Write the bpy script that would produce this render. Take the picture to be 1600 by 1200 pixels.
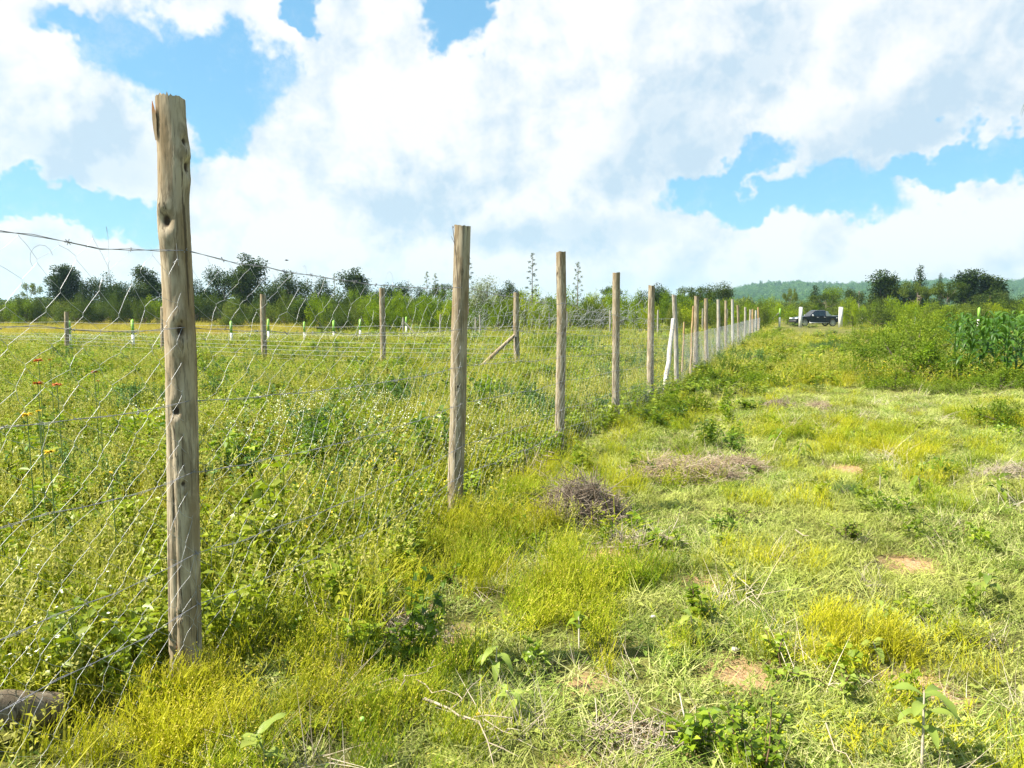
import bpy, math, random
import numpy as np
from mathutils import Vector

for o in list(bpy.data.objects): bpy.data.objects.remove(o)
SC = bpy.context.scene
COL = SC.collection
rng = np.random.default_rng(7)
random.seed(7)

# ------------------------------------------------------------------ camera
H = 1.55
FPX = 1200.0
P = math.atan(113 / FPX)
cd = bpy.data.cameras.new('camera'); cam = bpy.data.objects.new('camera', cd); COL.objects.link(cam)
cam.location = (0, 0, H); cam.rotation_euler = (math.pi / 2 - P, 0, 0)
cd.lens = 27.0; cd.sensor_width = 36.0; cd.clip_start = 0.05; cd.clip_end = 6000
SC.camera = cam

# ------------------------------------------------------------------ light
SUN_AZ = math.radians(-99)     # from +Y, negative is to the left
SUN_EL = math.radians(50)
sd = bpy.data.lights.new('sun', 'SUN'); sd.energy = 5.0; sd.angle = math.radians(0.53); sd.color = (1.0, 0.93, 0.80)
sun = bpy.data.objects.new('sun', sd); COL.objects.link(sun)
sv = Vector((math.sin(SUN_AZ) * math.cos(SUN_EL), math.cos(SUN_AZ) * math.cos(SUN_EL), math.sin(SUN_EL)))
sun.rotation_euler = sv.to_track_quat('Z', 'Y').to_euler()
SC.view_settings.view_transform = 'Standard'; SC.view_settings.look = 'None'
SC.cycles.max_bounces = 4; SC.cycles.diffuse_bounces = 2
SC.view_settings.exposure = 1.42; SC.view_settings.gamma = 1.0; SC.view_settings.use_curve_mapping = False

def dir_px(px, py):
    u = (px - 800) / FPX; w = (600 - py) / FPX
    return np.array([u, math.cos(P) + w * math.sin(P), -math.sin(P) + w * math.cos(P)])

def azel(px, py):
    d = dir_px(px, py); d = d / np.linalg.norm(d)
    return math.atan2(d[0], d[1]), math.asin(d[2])

class NT:
    """small helper to write node trees"""
    def __init__(self, nt): self.nt = nt; nt.nodes.clear()
    def n(self, typ, **kw):
        x = self.nt.nodes.new(typ)
        for k, v in kw.items():
            if k.startswith('i_'):
                x.inputs[k[2:].replace('_', ' ')].default_value = v
            else: setattr(x, k, v)
        return x
    def l(self, a, b): self.nt.links.new(a, b)
    def put(self, sock, v):
        if hasattr(v, 'is_output') or isinstance(v, bpy.types.NodeSocket): self.l(v, sock)
        else: sock.default_value = v
    def m(self, op, a, b=None, c=None, clamp=False):
        x = self.nt.nodes.new('ShaderNodeMath'); x.operation = op; x.use_clamp = clamp
        self.put(x.inputs[0], a)
        if b is not None: self.put(x.inputs[1], b)
        if c is not None: self.put(x.inputs[2], c)
        return x.outputs[0]
    def vm(self, op, a, b=None, s=None):
        x = self.nt.nodes.new('ShaderNodeVectorMath'); x.operation = op
        self.put(x.inputs[0], a)
        if b is not None: self.put(x.inputs[1], b)
        if s is not None: self.put(x.inputs['Scale'], s)
        return x.outputs['Value'] if op in ('LENGTH', 'DOT_PRODUCT', 'DISTANCE') else x.outputs[0]
    def noise(self, vec, scale, detail=4, rough=0.55, dist=0.0, color=False):
        x = self.nt.nodes.new('ShaderNodeTexNoise')
        if vec is not None: self.l(vec, x.inputs['Vector'])
        x.inputs['Scale'].default_value = scale; x.inputs['Detail'].default_value = detail
        x.inputs['Roughness'].default_value = rough; x.inputs['Distortion'].default_value = dist
        return x.outputs['Color' if color else 'Fac']
    def sm(self, v, a, b, lo=0.0, hi=1.0):
        x = self.nt.nodes.new('ShaderNodeMapRange'); x.interpolation_type = 'SMOOTHSTEP'
        self.put(x.inputs[0], v)
        for i, q in enumerate((a, b, lo, hi)): x.inputs[i + 1].default_value = q
        return x.outputs[0]
    def mix(self, f, a, b, mode='MIX'):
        x = self.nt.nodes.new('ShaderNodeMix'); x.data_type = 'RGBA'; x.blend_type = mode
        self.put(x.inputs[0], f)
        self.put(x.inputs[6], a if not isinstance(a, tuple) else (*a[:3], 1))
        self.put(x.inputs[7], b if not isinstance(b, tuple) else (*b[:3], 1))
        return x.outputs[2]
    def ramp(self, f, stops):
        x = self.nt.nodes.new('ShaderNodeValToRGB'); self.l(f, x.inputs[0])
        e = x.color_ramp.elements
        while len(e) < len(stops): e.new(0.5)
        for i, (p, c) in enumerate(stops): e[i].position = p; e[i].color = (*c, 1)
        return x.outputs[0]

# ------------------------------------------------------------------ sky with broken cumulus
W = bpy.data.worlds.new('World'); SC.world = W; W.use_nodes = True
t = NT(W.node_tree)
sky = t.n('ShaderNodeTexSky', sky_type='NISHITA', sun_disc=False)
sky.sun_elevation = SUN_EL; sky.sun_rotation = SUN_AZ; sky.air_density = 1.0; sky.dust_density = 0.6; sky.ozone_density = 1.6
tc = t.n('ShaderNodeTexCoord').outputs['Generated']
sep = t.n('ShaderNodeSeparateXYZ'); t.l(tc, sep.inputs[0])
az = t.m('ARCTAN2', sep.outputs[0], sep.outputs[1])
el = t.m('ARCSINE', sep.outputs[2])
cmb = t.n('ShaderNodeCombineXYZ'); t.l(az, cmb.inputs[0]); t.l(el, cmb.inputs[1])
AE = cmb.outputs[0]
W.cycles.sampling_method = 'MANUAL'; W.cycles.sample_map_resolution = 512
# ragged edges: several octaves of domain warp
w1 = t.noise(tc, 5.0, 3, 0.62, color=True)
w2 = t.noise(tc, 26.0, 3, 0.62, color=True)
AEw = t.vm('ADD', AE, t.vm('SCALE', t.vm('SUBTRACT', w1, (0.5, 0.5, 0.5)), s=0.12))
AEw = t.vm('ADD', AEw, t.vm('SCALE', t.vm('SUBTRACT', w2, (0.5, 0.5, 0.5)), s=0.075))
flat = t.n('ShaderNodeVectorMath', operation='MULTIPLY'); t.l(AEw, flat.inputs[0]); flat.inputs[1].default_value = (1, 1, 0)
AEw = flat.outputs[0]
def blob(px, py, rx, ry, rot=0):
    a, e = azel(px, py)
    mp = t.n('ShaderNodeMapping', vector_type='TEXTURE'); t.l(AEw, mp.inputs[0])
    mp.inputs['Location'].default_value = (a, e, 0); mp.inputs['Rotation'].default_value = (0, 0, math.radians(rot))
    mp.inputs['Scale'].default_value = (rx / FPX, ry / FPX, 1)
    return t.m('SUBTRACT', 1.0, t.vm('LENGTH', mp.outputs[0]))
def blobs(lst, k=0.12):
    acc = None
    for b in lst:
        v = blob(*b)
        if acc is None: acc = v
        else:
            x = t.n('ShaderNodeMath', operation='SMOOTH_MAX'); t.l(acc, x.inputs[0]); t.l(v, x.inputs[1]); x.inputs[2].default_value = k
            acc = x.outputs[0]
    return acc
holes = blobs([(290, 105, 150, 72, -8), (340, 175, 62, 62, 0), (150, 62, 90, 34, -25), (455, 20, 32, 40, 30), (715, 30, 62, 52, 20),
               (770, -15, 60, 30, 0), (70, 305, 120, 34, -3), (210, 335, 80, 40, -10),
               (1130, 262, 105, 34, 28), (1190, 300, 90, 36, 0), (1300, 300, 120, 44, -8),
               (1470, 268, 130, 30, 8), (1580, 235, 60, 26, 0)])
# unseen sky out of frame: wider breaks, greyer cloud, put in to lower fill light
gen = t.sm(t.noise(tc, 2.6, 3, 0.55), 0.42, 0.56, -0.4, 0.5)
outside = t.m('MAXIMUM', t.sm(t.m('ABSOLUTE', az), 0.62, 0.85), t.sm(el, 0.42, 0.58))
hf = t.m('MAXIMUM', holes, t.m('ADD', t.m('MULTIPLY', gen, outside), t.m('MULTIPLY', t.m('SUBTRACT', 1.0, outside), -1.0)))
wn = t.noise(tc, 12, 6, 0.70)
hf = t.m('ADD', hf, t.m('MULTIPLY', t.m('SUBTRACT', wn, 0.5), 0.9))
cloud = t.sm(hf, -0.06, 0.30, 1.0, 0.0)
wisps = t.sm(wn, 0.50, 0.80)
cloud = t.m('MAXIMUM', cloud, t.m('MULTIPLY', wisps, 0.45))
# grey-blue undersides
sh = blobs([(905, 352, 190, 52, 4), (1400, 195, 200, 55, 12), (1040, 200, 90, 120, -30), (640, 330, 130, 60, 0), (120, 230, 150, 60, 0),
            (120, 20, 90, 30, 0), (1180, 90, 110, 60, 40)], 0.3)
puff = t.noise(t.vm('ADD', tc, t.vm('SCALE', w1, s=0.05)), 7.5, 5, 0.62)
shade = t.m('MULTIPLY', t.sm(sh, -0.30, 0.75), 0.85)
base = t.vm('ADD', tc, t.vm('SCALE', w1, s=0.05))
puff2 = t.noise(t.vm('ADD', base, (-0.022, 0.0, 0.026)), 7.5, 5, 0.62)
relief = t.m('MULTIPLY', t.m('SUBTRACT', puff2, puff), 4.2)      # side of each billow turned from the sun
shade = t.m('ADD', shade, t.sm(puff, 0.42, 0.70, 0.0, 0.22))
shade = t.m('ADD', shade, t.m('MAXIMUM', relief, -0.25), clamp=True)
shade = t.m('MAXIMUM', shade, t.m('MULTIPLY', t.sm(t.noise(tc, 3.1, 2), 0.4, 0.58), t.m('MULTIPLY', outside, 1.0)))  # extra grey cloud out of frame, added to dim the fill
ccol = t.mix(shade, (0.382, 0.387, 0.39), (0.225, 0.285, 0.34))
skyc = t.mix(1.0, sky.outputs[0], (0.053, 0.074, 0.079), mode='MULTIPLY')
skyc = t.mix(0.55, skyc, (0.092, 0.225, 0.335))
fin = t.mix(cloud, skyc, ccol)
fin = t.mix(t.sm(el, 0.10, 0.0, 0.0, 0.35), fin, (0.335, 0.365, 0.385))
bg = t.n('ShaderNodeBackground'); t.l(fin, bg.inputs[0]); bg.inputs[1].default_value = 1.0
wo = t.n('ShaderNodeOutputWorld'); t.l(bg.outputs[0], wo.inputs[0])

# ------------------------------------------------------------------ helpers
def project(p):
    x, y, z = p[0], p[1], p[2] - H
    dep = y * math.cos(P) - z * math.sin(P); up = y * math.sin(P) + z * math.cos(P)
    return 800 + FPX * x / dep, 600 - FPX * up / dep

def at(px, py, Y):
    """world point seen at a photo pixel when it stands Y metres ahead"""
    d = dir_px(px, py); return np.array([0, 0, H]) + d * (Y / d[1])

_lat = {}
def vnoise(x, y, scale=1.0, seed=0, octv=3):
    x = np.asarray(x, float) / scale; y = np.asarray(y, float) / scale
    if seed not in _lat: _lat[seed] = np.random.default_rng(1000 + seed).random((256, 256))
    L = _lat[seed]; out = 0; amp = 1; tot = 0
    for k in range(octv):
        xi = np.floor(x).astype(int); yi = np.floor(y).astype(int); fx = x - xi; fy = y - yi
        fx = fx * fx * (3 - 2 * fx); fy = fy * fy * (3 - 2 * fy)
        a = L[xi % 256, yi % 256]; b = L[(xi + 1) % 256, yi % 256]; c = L[xi % 256, (yi + 1) % 256]; d = L[(xi + 1) % 256, (yi + 1) % 256]
        out = out + amp * (a * (1 - fx) * (1 - fy) + b * fx * (1 - fy) + c * (1 - fx) * fy + d * fx * fy)
        tot += amp; amp *= .5; x = x * 2.03 + 17; y = y * 2.03 + 31
    return out / tot

def gz(x, y):
    x = np.asarray(x, float); y = np.asarray(y, float)
    prof = np.interp(y, [-10, 6, 10, 15, 25, 40, 87, 200, 3000], [0, 0, -.07, -.14, -.17, -.15, -.08, 0, 0])
    near = np.clip(1 - np.abs(y) / 120, 0, 1)
    return prof + near * ((vnoise(x, y, 2.3, 3, 2) - .5) * .09 + (vnoise(x, y, .45, 4, 2) - .5) * .035)

def tag(o, label=None, cat=None, group=None, kind=None):
    if label: o['label'] = label
    if cat: o['category'] = cat
    if group: o['group'] = group
    if kind: o['kind'] = kind
    return o

def thing(name, label, cat, loc=(0, 0, 0), rotz=0, group=None):
    o = bpy.data.objects.new(name, None); COL.objects.link(o); o.empty_display_size = .1
    o.location = tuple(float(q) for q in loc); o.rotation_euler = (0, 0, rotz)
    return tag(o, label, cat, group)

def link(name, me, parent=None, loc=None, rot=None, scale=None):
    o = bpy.data.objects.new(name, me); COL.objects.link(o)
    if parent is not None: o.parent = parent
    if loc is not None: o.location = tuple(float(q) for q in loc)
    if rot is not None: o.rotation_euler = rot
    if scale is not None: o.scale = scale if isinstance(scale, tuple) else (scale,) * 3
    return o

class G:
    """collects vertices / triangles / quads as numpy arrays with two vertex attributes: r (random) and t (along)"""
    def __init__(self): self.v = []; self.r = []; self.t = []; self.tri = []; self.quad = []; self.n = 0; self.mi_t = []; self.mi_q = []; self.mat = 0
    def add(self, V, r=0.5, t=0.0, tri=None, quad=None):
        V = np.asarray(V, float).reshape(-1, 3); n = len(V)
        self.v.append(V); self.r.append(np.broadcast_to(np.asarray(r, float).ravel(), (n,)) if np.ndim(r) == 0 or np.size(r) == 1 else np.asarray(r, float).ravel())
        self.t.append(np.broadcast_to(np.asarray(t, float).ravel(), (n,)) if np.ndim(t) == 0 or np.size(t) == 1 else np.asarray(t, float).ravel())
        if tri is not None: q = np.asarray(tri, int).reshape(-1, 3) + self.n; self.tri.append(q); self.mi_t.append(np.full(len(q), self.mat))
        if quad is not None: q = np.asarray(quad, int).reshape(-1, 4) + self.n; self.quad.append(q); self.mi_q.append(np.full(len(q), self.mat))
        self.n += n
    def mesh(self, name, mats, smooth=False):
        me = bpy.data.meshes.new(name)
        V = np.concatenate(self.v); T = np.concatenate(self.tri) if self.tri else np.zeros((0, 3), int); Q = np.concatenate(self.quad) if self.quad else np.zeros((0, 4), int)
        mi = np.concatenate([np.concatenate(self.mi_t) if self.mi_t else np.zeros(0, int), np.concatenate(self.mi_q) if self.mi_q else np.zeros(0, int)])
        me.vertices.add(len(V)); me.vertices.foreach_set('co', V.ravel().astype(np.float32))
        L = np.concatenate([T.ravel(), Q.ravel()]); me.loops.add(len(L)); me.loops.foreach_set('vertex_index', L.astype(np.int32))
        nf = len(T) + len(Q); me.polygons.add(nf)
        st = np.concatenate([np.arange(len(T)) * 3, len(T) * 3 + np.arange(len(Q)) * 4])
        me.polygons.foreach_set('loop_start', st.astype(np.int32))
        me.polygons.foreach_set('material_index', mi.astype(np.int32))
        if smooth: me.polygons.foreach_set('use_smooth', np.ones(nf, bool))
        for nm, arr in (('r', self.r), ('t', self.t)):
            a = me.attributes.new(nm, 'FLOAT', 'POINT'); a.data.foreach_set('value', np.concatenate(arr).astype(np.float32))
        for m in (mats if isinstance(mats, (list, tuple)) else [mats]): me.materials.append(m)
        me.update(calc_edges=True); me.validate()
        return me
    # --- primitives
    def box(self, c, s, r=.5, t=0., rot=0.0):
        c = np.asarray(c, float); hx, hy, hz = [q / 2 for q in s]
        V = np.array([[x, y, z] for x in (-hx, hx) for y in (-hy, hy) for z in (-hz, hz)])
        if rot: ca, sa = math.cos(rot), math.sin(rot); V = np.stack([V[:, 0] * ca - V[:, 1] * sa, V[:, 0] * sa + V[:, 1] * ca, V[:, 2]], 1)
        self.add(V + c, r, t, quad=[[0, 1, 3, 2], [4, 6, 7, 5], [0, 4, 5, 1], [2, 3, 7, 6], [0, 2, 6, 4], [1, 5, 7, 3]])
    def tube(self, pts, rad, n=6, r=.5, cap=True, t=None):
        pts = np.asarray(pts, float); m = len(pts); rad = np.broadcast_to(np.asarray(rad, float), (m,))
        d = np.gradient(pts, axis=0); d /= np.linalg.norm(d, axis=1)[:, None] + 1e-9
        ref = np.array([0, 0, 1.]) if abs(d[0][2]) < .9 else np.array([1., 0, 0])
        a = np.cross(d, ref); a /= np.linalg.norm(a, axis=1)[:, None] + 1e-9; b = np.cross(d, a)
        th = np.arange(n) / n * 2 * math.pi
        V = pts[:, None] + rad[:, None, None] * (np.cos(th)[None, :, None] * a[:, None] + np.sin(th)[None, :, None] * b[:, None])
        i = np.arange(m - 1)[:, None] * n; j = np.arange(n)[None]; k = (j + 1) % n
        q = np.stack([i + j, i + k, i + n + k, i + n + j], -1).reshape(-1, 4)
        tt = np.repeat(np.linspace(0, 1, m), n) if t is None else np.full(m * n, t)
        self.add(V.reshape(-1, 3), r, tt, quad=q)
        if cap:
            for e, s in ((0, 1), (m - 1, -1)):
                Vc = np.concatenate([V[e], pts[e][None]]); tr = [[(p + 1) % n, p, n] if s > 0 else [p, (p + 1) % n, n] for p in range(n)]
                self.add(Vc, r, 0. if e == 0 else 1., tri=tr)
    def segs(self, A, B, rad, n=3, r=.5):
        """many straight thin tubes at once"""
        A = np.asarray(A, float); B = np.asarray(B, float); N = len(A)
        if N == 0: return
        rad = np.broadcast_to(np.asarray(rad, float), (N,))
        d = B - A; d = d / (np.linalg.norm(d, axis=1)[:, None] + 1e-9)
        ref = np.where(np.abs(d[:, 2:3]) < .9, np.array([[0, 0, 1.]]), np.array([[1., 0, 0]]))
        a = np.cross(d, ref); a /= np.linalg.norm(a, axis=1)[:, None] + 1e-9; b = np.cross(d, a)
        th = np.arange(n) / n * 2 * math.pi
        off = rad[:, None, None] * (np.cos(th)[None, :, None] * a[:, None] + np.sin(th)[None, :, None] * b[:, None])
        V = np.concatenate([A[:, None] + off, B[:, None] + off], 1)
        base = np.arange(N)[:, None, None] * 2 * n; j = np.arange(n)[None, :, None]; k = (j + 1) % n
        q = np.concatenate([base + j, base + k, base + n + k, base + n + j], -1).reshape(-1, 4)
        rr = r if np.ndim(r) == 0 else np.repeat(r, 2 * n)
        self.add(V.reshape(-1, 3), rr, np.tile(np.repeat([0., 1.], n), N), quad=q)
    def blades(self, base, az, h, w, lean, bend, r, seg=3, prof=0, face=None, t0=0., t1=1.):
        base = np.asarray(base, float); N = len(base)
        az, h, w, lean, bend, r = [np.broadcast_to(np.asarray(q, float), (N,)) for q in (az, h, w, lean, bend, r)]
        s = np.linspace(0, 1, seg + 1)
        off = (lean[:, None] * s + bend[:, None] * s ** 2) * h[:, None]
        zz = h[:, None] * (s - .35 * np.abs(bend)[:, None] * s ** 2.5)
        C = np.stack([np.cos(az)[:, None] * off, np.sin(az)[:, None] * off, zz], -1) + base[:, None]
        fa = az + math.pi / 2 if face is None else face
        wd = np.stack([np.cos(fa), np.sin(fa), np.zeros(N)], -1)
        pr = (1 - s) ** .75 if prof == 0 else np.sin(np.clip(s * .92 + .06, 0, 1) * math.pi) ** .8
        pr = np.where(s >= 1, .04, pr)
        off2 = wd[:, None] * (w[:, None] * pr / 2)[..., None]
        V = np.stack([C - off2, C + off2], 2).reshape(N, -1, 3); m = 2 * (seg + 1)
        b = np.arange(N)[:, None] * m; i = np.arange(seg)[None] * 2
        q = np.stack([b + i, b + i + 1, b + i + 3, b + i + 2], -1).reshape(-1, 4)
        self.add(V.reshape(-1, 3), np.repeat(r, m), np.tile(np.repeat(t0 + (t1 - t0) * s, 2), N), quad=q)
    def leaves(self, pos, d, L, Wd, r, droop=.25, fold=.2, t=.5):
        """pointed leaves folded on the midrib, two triangles pairs each"""
        pos = np.asarray(pos, float); N = len(pos); d = np.asarray(d, float); d = d / (np.linalg.norm(d, axis=1)[:, None] + 1e-9)
        droop = np.broadcast_to(np.asarray(droop, float), (N,))[:, None]; L = np.broadcast_to(np.asarray(L, float), (N,))[:, None]; Wd = np.broadcast_to(np.asarray(Wd, float), (N,))[:, None]
        up = np.array([[0, 0, 1.]]) + rng.normal(0, .35, (N, 3)); s = np.cross(d, up); s /= np.linalg.norm(s, axis=1)[:, None] + 1e-9
        nn = np.cross(s, d)
        mid = pos + d * L * .45; tip = pos + d * L - np.array([[0, 0, 1.]]) * L * droop
        V = np.stack([pos, mid + s * Wd / 2 + nn * Wd * fold, tip, mid - s * Wd / 2 + nn * Wd * fold], 1)
        b = np.arange(N)[:, None] * 4
        T = np.concatenate([b + np.array([[0, 1, 2]]), b + np.array([[0, 2, 3]])], 0)
        rr = np.repeat(np.broadcast_to(np.asarray(r, float), (N,)), 4)
        self.add(V.reshape(-1, 3), rr, t, tri=T)
    def bigleaf(self, pos, az, L, Wd, rise, droop, r, seg=6):
        """a large arching leaf with a folded midrib"""
        s = np.linspace(0, 1, seg + 1)
        hx = np.cos(az); hy = np.sin(az)
        out = L * (s - .22 * s ** 3 * droop); zz = L * (rise * s - droop * s ** 2)
        C = np.stack([hx * out, hy * out, zz], -1) + np.asarray(pos)
        pr = np.sin(np.clip(s ** .85, 0, 1) * math.pi) ** .75 * Wd / 2 + .0015; pr[-1] = .001
        sd_ = np.array([-hy, hx, 0.]); wv = .25 * np.sin(s * 9 + r * 20)
        Lf = C + sd_ * pr[:, None] + np.array([0, 0, 1]) * (pr * (.35 + wv))[:, None]
        Rt = C - sd_ * pr[:, None] + np.array([0, 0, 1]) * (pr * (.35 - wv))[:, None]
        V = np.stack([Lf, C, Rt], 1).reshape(-1, 3); q = []
        for i in range(seg): k = 3 * i; q += [[k, k + 1, k + 4, k + 3], [k + 1, k + 2, k + 5, k + 4]]
        self.add(V, r, np.repeat(s, 3), quad=q)

# ------------------------------------------------------------------ materials
def newmat(name): m = bpy.data.materials.new(name); m.use_nodes = True; return m, NT(m.node_tree)

def leaf_mat(name, stops, trans=.35, patch=None, patch_scale=.6, rough=.55, var=.45, tipcol=None, tipat=.75, spec=.08):
    """stops: colours chosen per leaf/blade; patch: second colour drifting across the land in patches"""
    m, t = newmat(name)
    ar = t.n('ShaderNodeAttribute', attribute_name='r'); at_ = t.n('ShaderNodeAttribute', attribute_name='t')
    oi = t.n('ShaderNodeObjectInfo'); pos = t.n('ShaderNodeNewGeometry').outputs['Position']
    f = t.m('FRACT', t.m('ADD', ar.outputs['Fac'], t.m('MULTIPLY', oi.outputs['Random'], 1.0)))
    f = t.m('ADD', t.m('MULTIPLY', ar.outputs['Fac'], 1 - var), t.m('MULTIPLY', oi.outputs['Random'], var))
    c = t.ramp(f, stops)
    if patch:
        pn = t.sm(t.noise(pos, patch_scale, 3), .42, .62)
        c = t.mix(t.m('MULTIPLY', pn, .75), c, patch)
    if tipcol: c = t.mix(t.sm(at_.outputs['Fac'], tipat, min(1, tipat + .15)), c, tipcol)
    hs = t.n('ShaderNodeHueSaturation'); t.l(c, hs.inputs['Color']); t.l(t.sm(t.noise(pos, 1.7, 2), .2, .8, .75, 1.25), hs.inputs['Value'])
    c = hs.outputs[0]
    b = t.n('ShaderNodeBsdfPrincipled'); t.l(c, b.inputs['Base Color']); b.inputs['Roughness'].default_value = rough; b.inputs['Specular IOR Level'].default_value = spec
    tr = t.n('ShaderNodeBsdfTranslucent'); t.l(t.mix(1., c, (1.05, 1.15, .5), mode='MULTIPLY'), tr.inputs[0])
    mx = t.n('ShaderNodeMixShader'); mx.inputs[0].default_value = trans; t.l(b.outputs[0], mx.inputs[1]); t.l(tr.outputs[0], mx.inputs[2])
    o = t.n('ShaderNodeOutputMaterial'); t.l(mx.outputs[0], o.inputs[0])
    return m

def plain(name, col, rough=.6, metal=0., noise=None, bump=0., spec=.4):
    m, t = newmat(name)
    b = t.n('ShaderNodeBsdfPrincipled'); b.inputs['Roughness'].default_value = rough; b.inputs['Metallic'].default_value = metal; b.inputs['Specular IOR Level'].default_value = spec
    if noise:
        sc, col2, lo, hi = noise
        tcn = t.n('ShaderNodeTexCoord').outputs['Object']; nz = t.noise(tcn, sc, 6, .6)
        t.l(t.mix(t.sm(nz, lo, hi), col, col2), b.inputs['Base Color'])
        if bump:
            bp = t.n('ShaderNodeBump'); bp.inputs['Strength'].default_value = bump; bp.inputs['Distance'].default_value = .01; t.l(nz, bp.inputs['Height']); t.l(bp.outputs[0], b.inputs['Normal'])
    else: b.inputs['Base Color'].default_value = (*col, 1)
    o = t.n('ShaderNodeOutputMaterial'); t.l(b.outputs[0], o.inputs[0])
    return m

YG = leaf_mat('yellow_grass_leaf', [(0, (.10, .18, .008)), (.35, (.21, .29, .012)), (.75, (.40, .42, .03)), (1, (.12, .21, .015))], .35, patch=(.46, .42, .02), patch_scale=.9, tipcol=(.50, .42, .08), tipat=.8)
SG = leaf_mat('short_grass_leaf', [(0, (.07, .13, .018)), (.3, (.19, .26, .045)), (.55, (.33, .39, .09)), (.75, (.55, .52, .24)), (1, (.05, .11, .02))], .25, patch=(.36, .38, .09), patch_scale=.7)
TG = leaf_mat('tall_grass_leaf', [(0, (.07, .12, .006)), (.3, (.22, .27, .012)), (.6, (.42, .41, .04)), (.85, (.05, .09, .008)), (1, (.64, .55, .20))], .32, patch=(.38, .34, .035), patch_scale=.45, tipcol=(.40, .38, .10), tipat=.85)
BL = leaf_mat('broad_weed_leaf', [(0, (.032, .075, .006)), (.35, (.095, .17, .010)), (.7, (.22, .31, .018)), (1, (.42, .45, .06))], .35, patch=(.27, .31, .022), patch_scale=.7, spec=.35, rough=.42)
DH = leaf_mat('bluish_herb_leaf', [(0, (.045, .10, .03)), (.5, (.09, .17, .05)), (.8, (.15, .24, .07)), (1, (.25, .33, .08))], .3)
SHR = leaf_mat('shrub_leaf', [(0, (.03, .07, .005)), (.4, (.095, .165, .010)), (.75, (.22, .30, .02)), (1, (.40, .41, .05))], .35, patch=(.17, .23, .03), patch_scale=.5)
DK = leaf_mat('dark_tree_leaf', [(0, (.014, .030, .006)), (.4, (.030, .058, .010)), (.75, (.058, .088, .014)), (1, (.12, .12, .03))], .2, var=.3)
GB = leaf_mat('green_bush_leaf', [(0, (.065, .115, .004)), (.4, (.15, .225, .006)), (.75, (.27, .335, .010)), (1, (.38, .37, .03))], .33, var=.6)
OB = leaf_mat('olive_bush_leaf', [(0, (.03, .055, .008)), (.4, (.07, .105, .014)), (.75, (.14, .18, .022)), (1, (.25, .25, .06))], .28, var=.6)
SV = leaf_mat('silvery_bush_leaf', [(0, (.13, .16, .10)), (.5, (.22, .25, .16)), (1, (.34, .34, .25))], .25, var=.3)
HL = leaf_mat('hill_tree_leaf', [(0, (.045, .11, .035)), (.5, (.09, .19, .05)), (1, (.18, .28, .08))], .25, var=.6)
GF = leaf_mat('golden_field_leaf', [(0, (.36, .33, .05)), (.5, (.44, .39, .08)), (.85, (.34, .29, .05)), (1, (.22, .30, .03))], .35, patch=(.36, .26, .07), patch_scale=.12)
MZ = leaf_mat('maize_leaf', [(0, (.025, .07, .006)), (.5, (.055, .13, .012)), (1, (.14, .24, .03))], .3, rough=.4, spec=.2)
BG = leaf_mat('sapling_leaf', [(0, (.17, .25, .045)), (.5, (.25, .32, .06)), (1, (.34, .38, .07))], .35, rough=.45, spec=.2)
DRY = leaf_mat('dry_stem', [(0, (.30, .24, .17)), (.5, (.42, .35, .26)), (1, (.55, .49, .39))], .05, var=.1)
TWIG = leaf_mat('grey_brush_twig', [(0, (.12, .085, .06)), (.5, (.24, .185, .14)), (1, (.44, .37, .29))], 0.0, var=.1)
TWIGP = leaf_mat('pale_brush_twig', [(0, (.25, .17, .11)), (.5, (.38, .29, .20)), (1, (.52, .43, .33))], 0.0, var=.1)
BARK = plain('bark', (.12, .09, .065), .9, noise=(8, (.24, .20, .15), .35, .7), bump=.5)
STEM = plain('green_stem', (.13, .19, .05), .6)
STEMB = plain('reddish_brown_stem', (.16, .10, .055), .7)
WHITEFL = plain('white_petal', (.66, .70, .52), .6)
YELFL = plain('yellow_petal', (.80, .56, .02), .6)
ORFL = plain('orange_petal', (.62, .19, .04), .6)
WIRE = plain('galvanised_wire', (.42, .43, .44), .5, metal=.3, noise=(40, (.30, .29, .28), .45, .75), spec=.5)
BWIRE = plain('weathered_barbed_wire', (.20, .20, .23), .5, metal=.4, noise=(60, (.36, .36, .38), .4, .7))
STONE = plain('pale_stone', (.58, .54, .47), .85, noise=(12, (.42, .36, .29), .4, .7), bump=.4)

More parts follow.
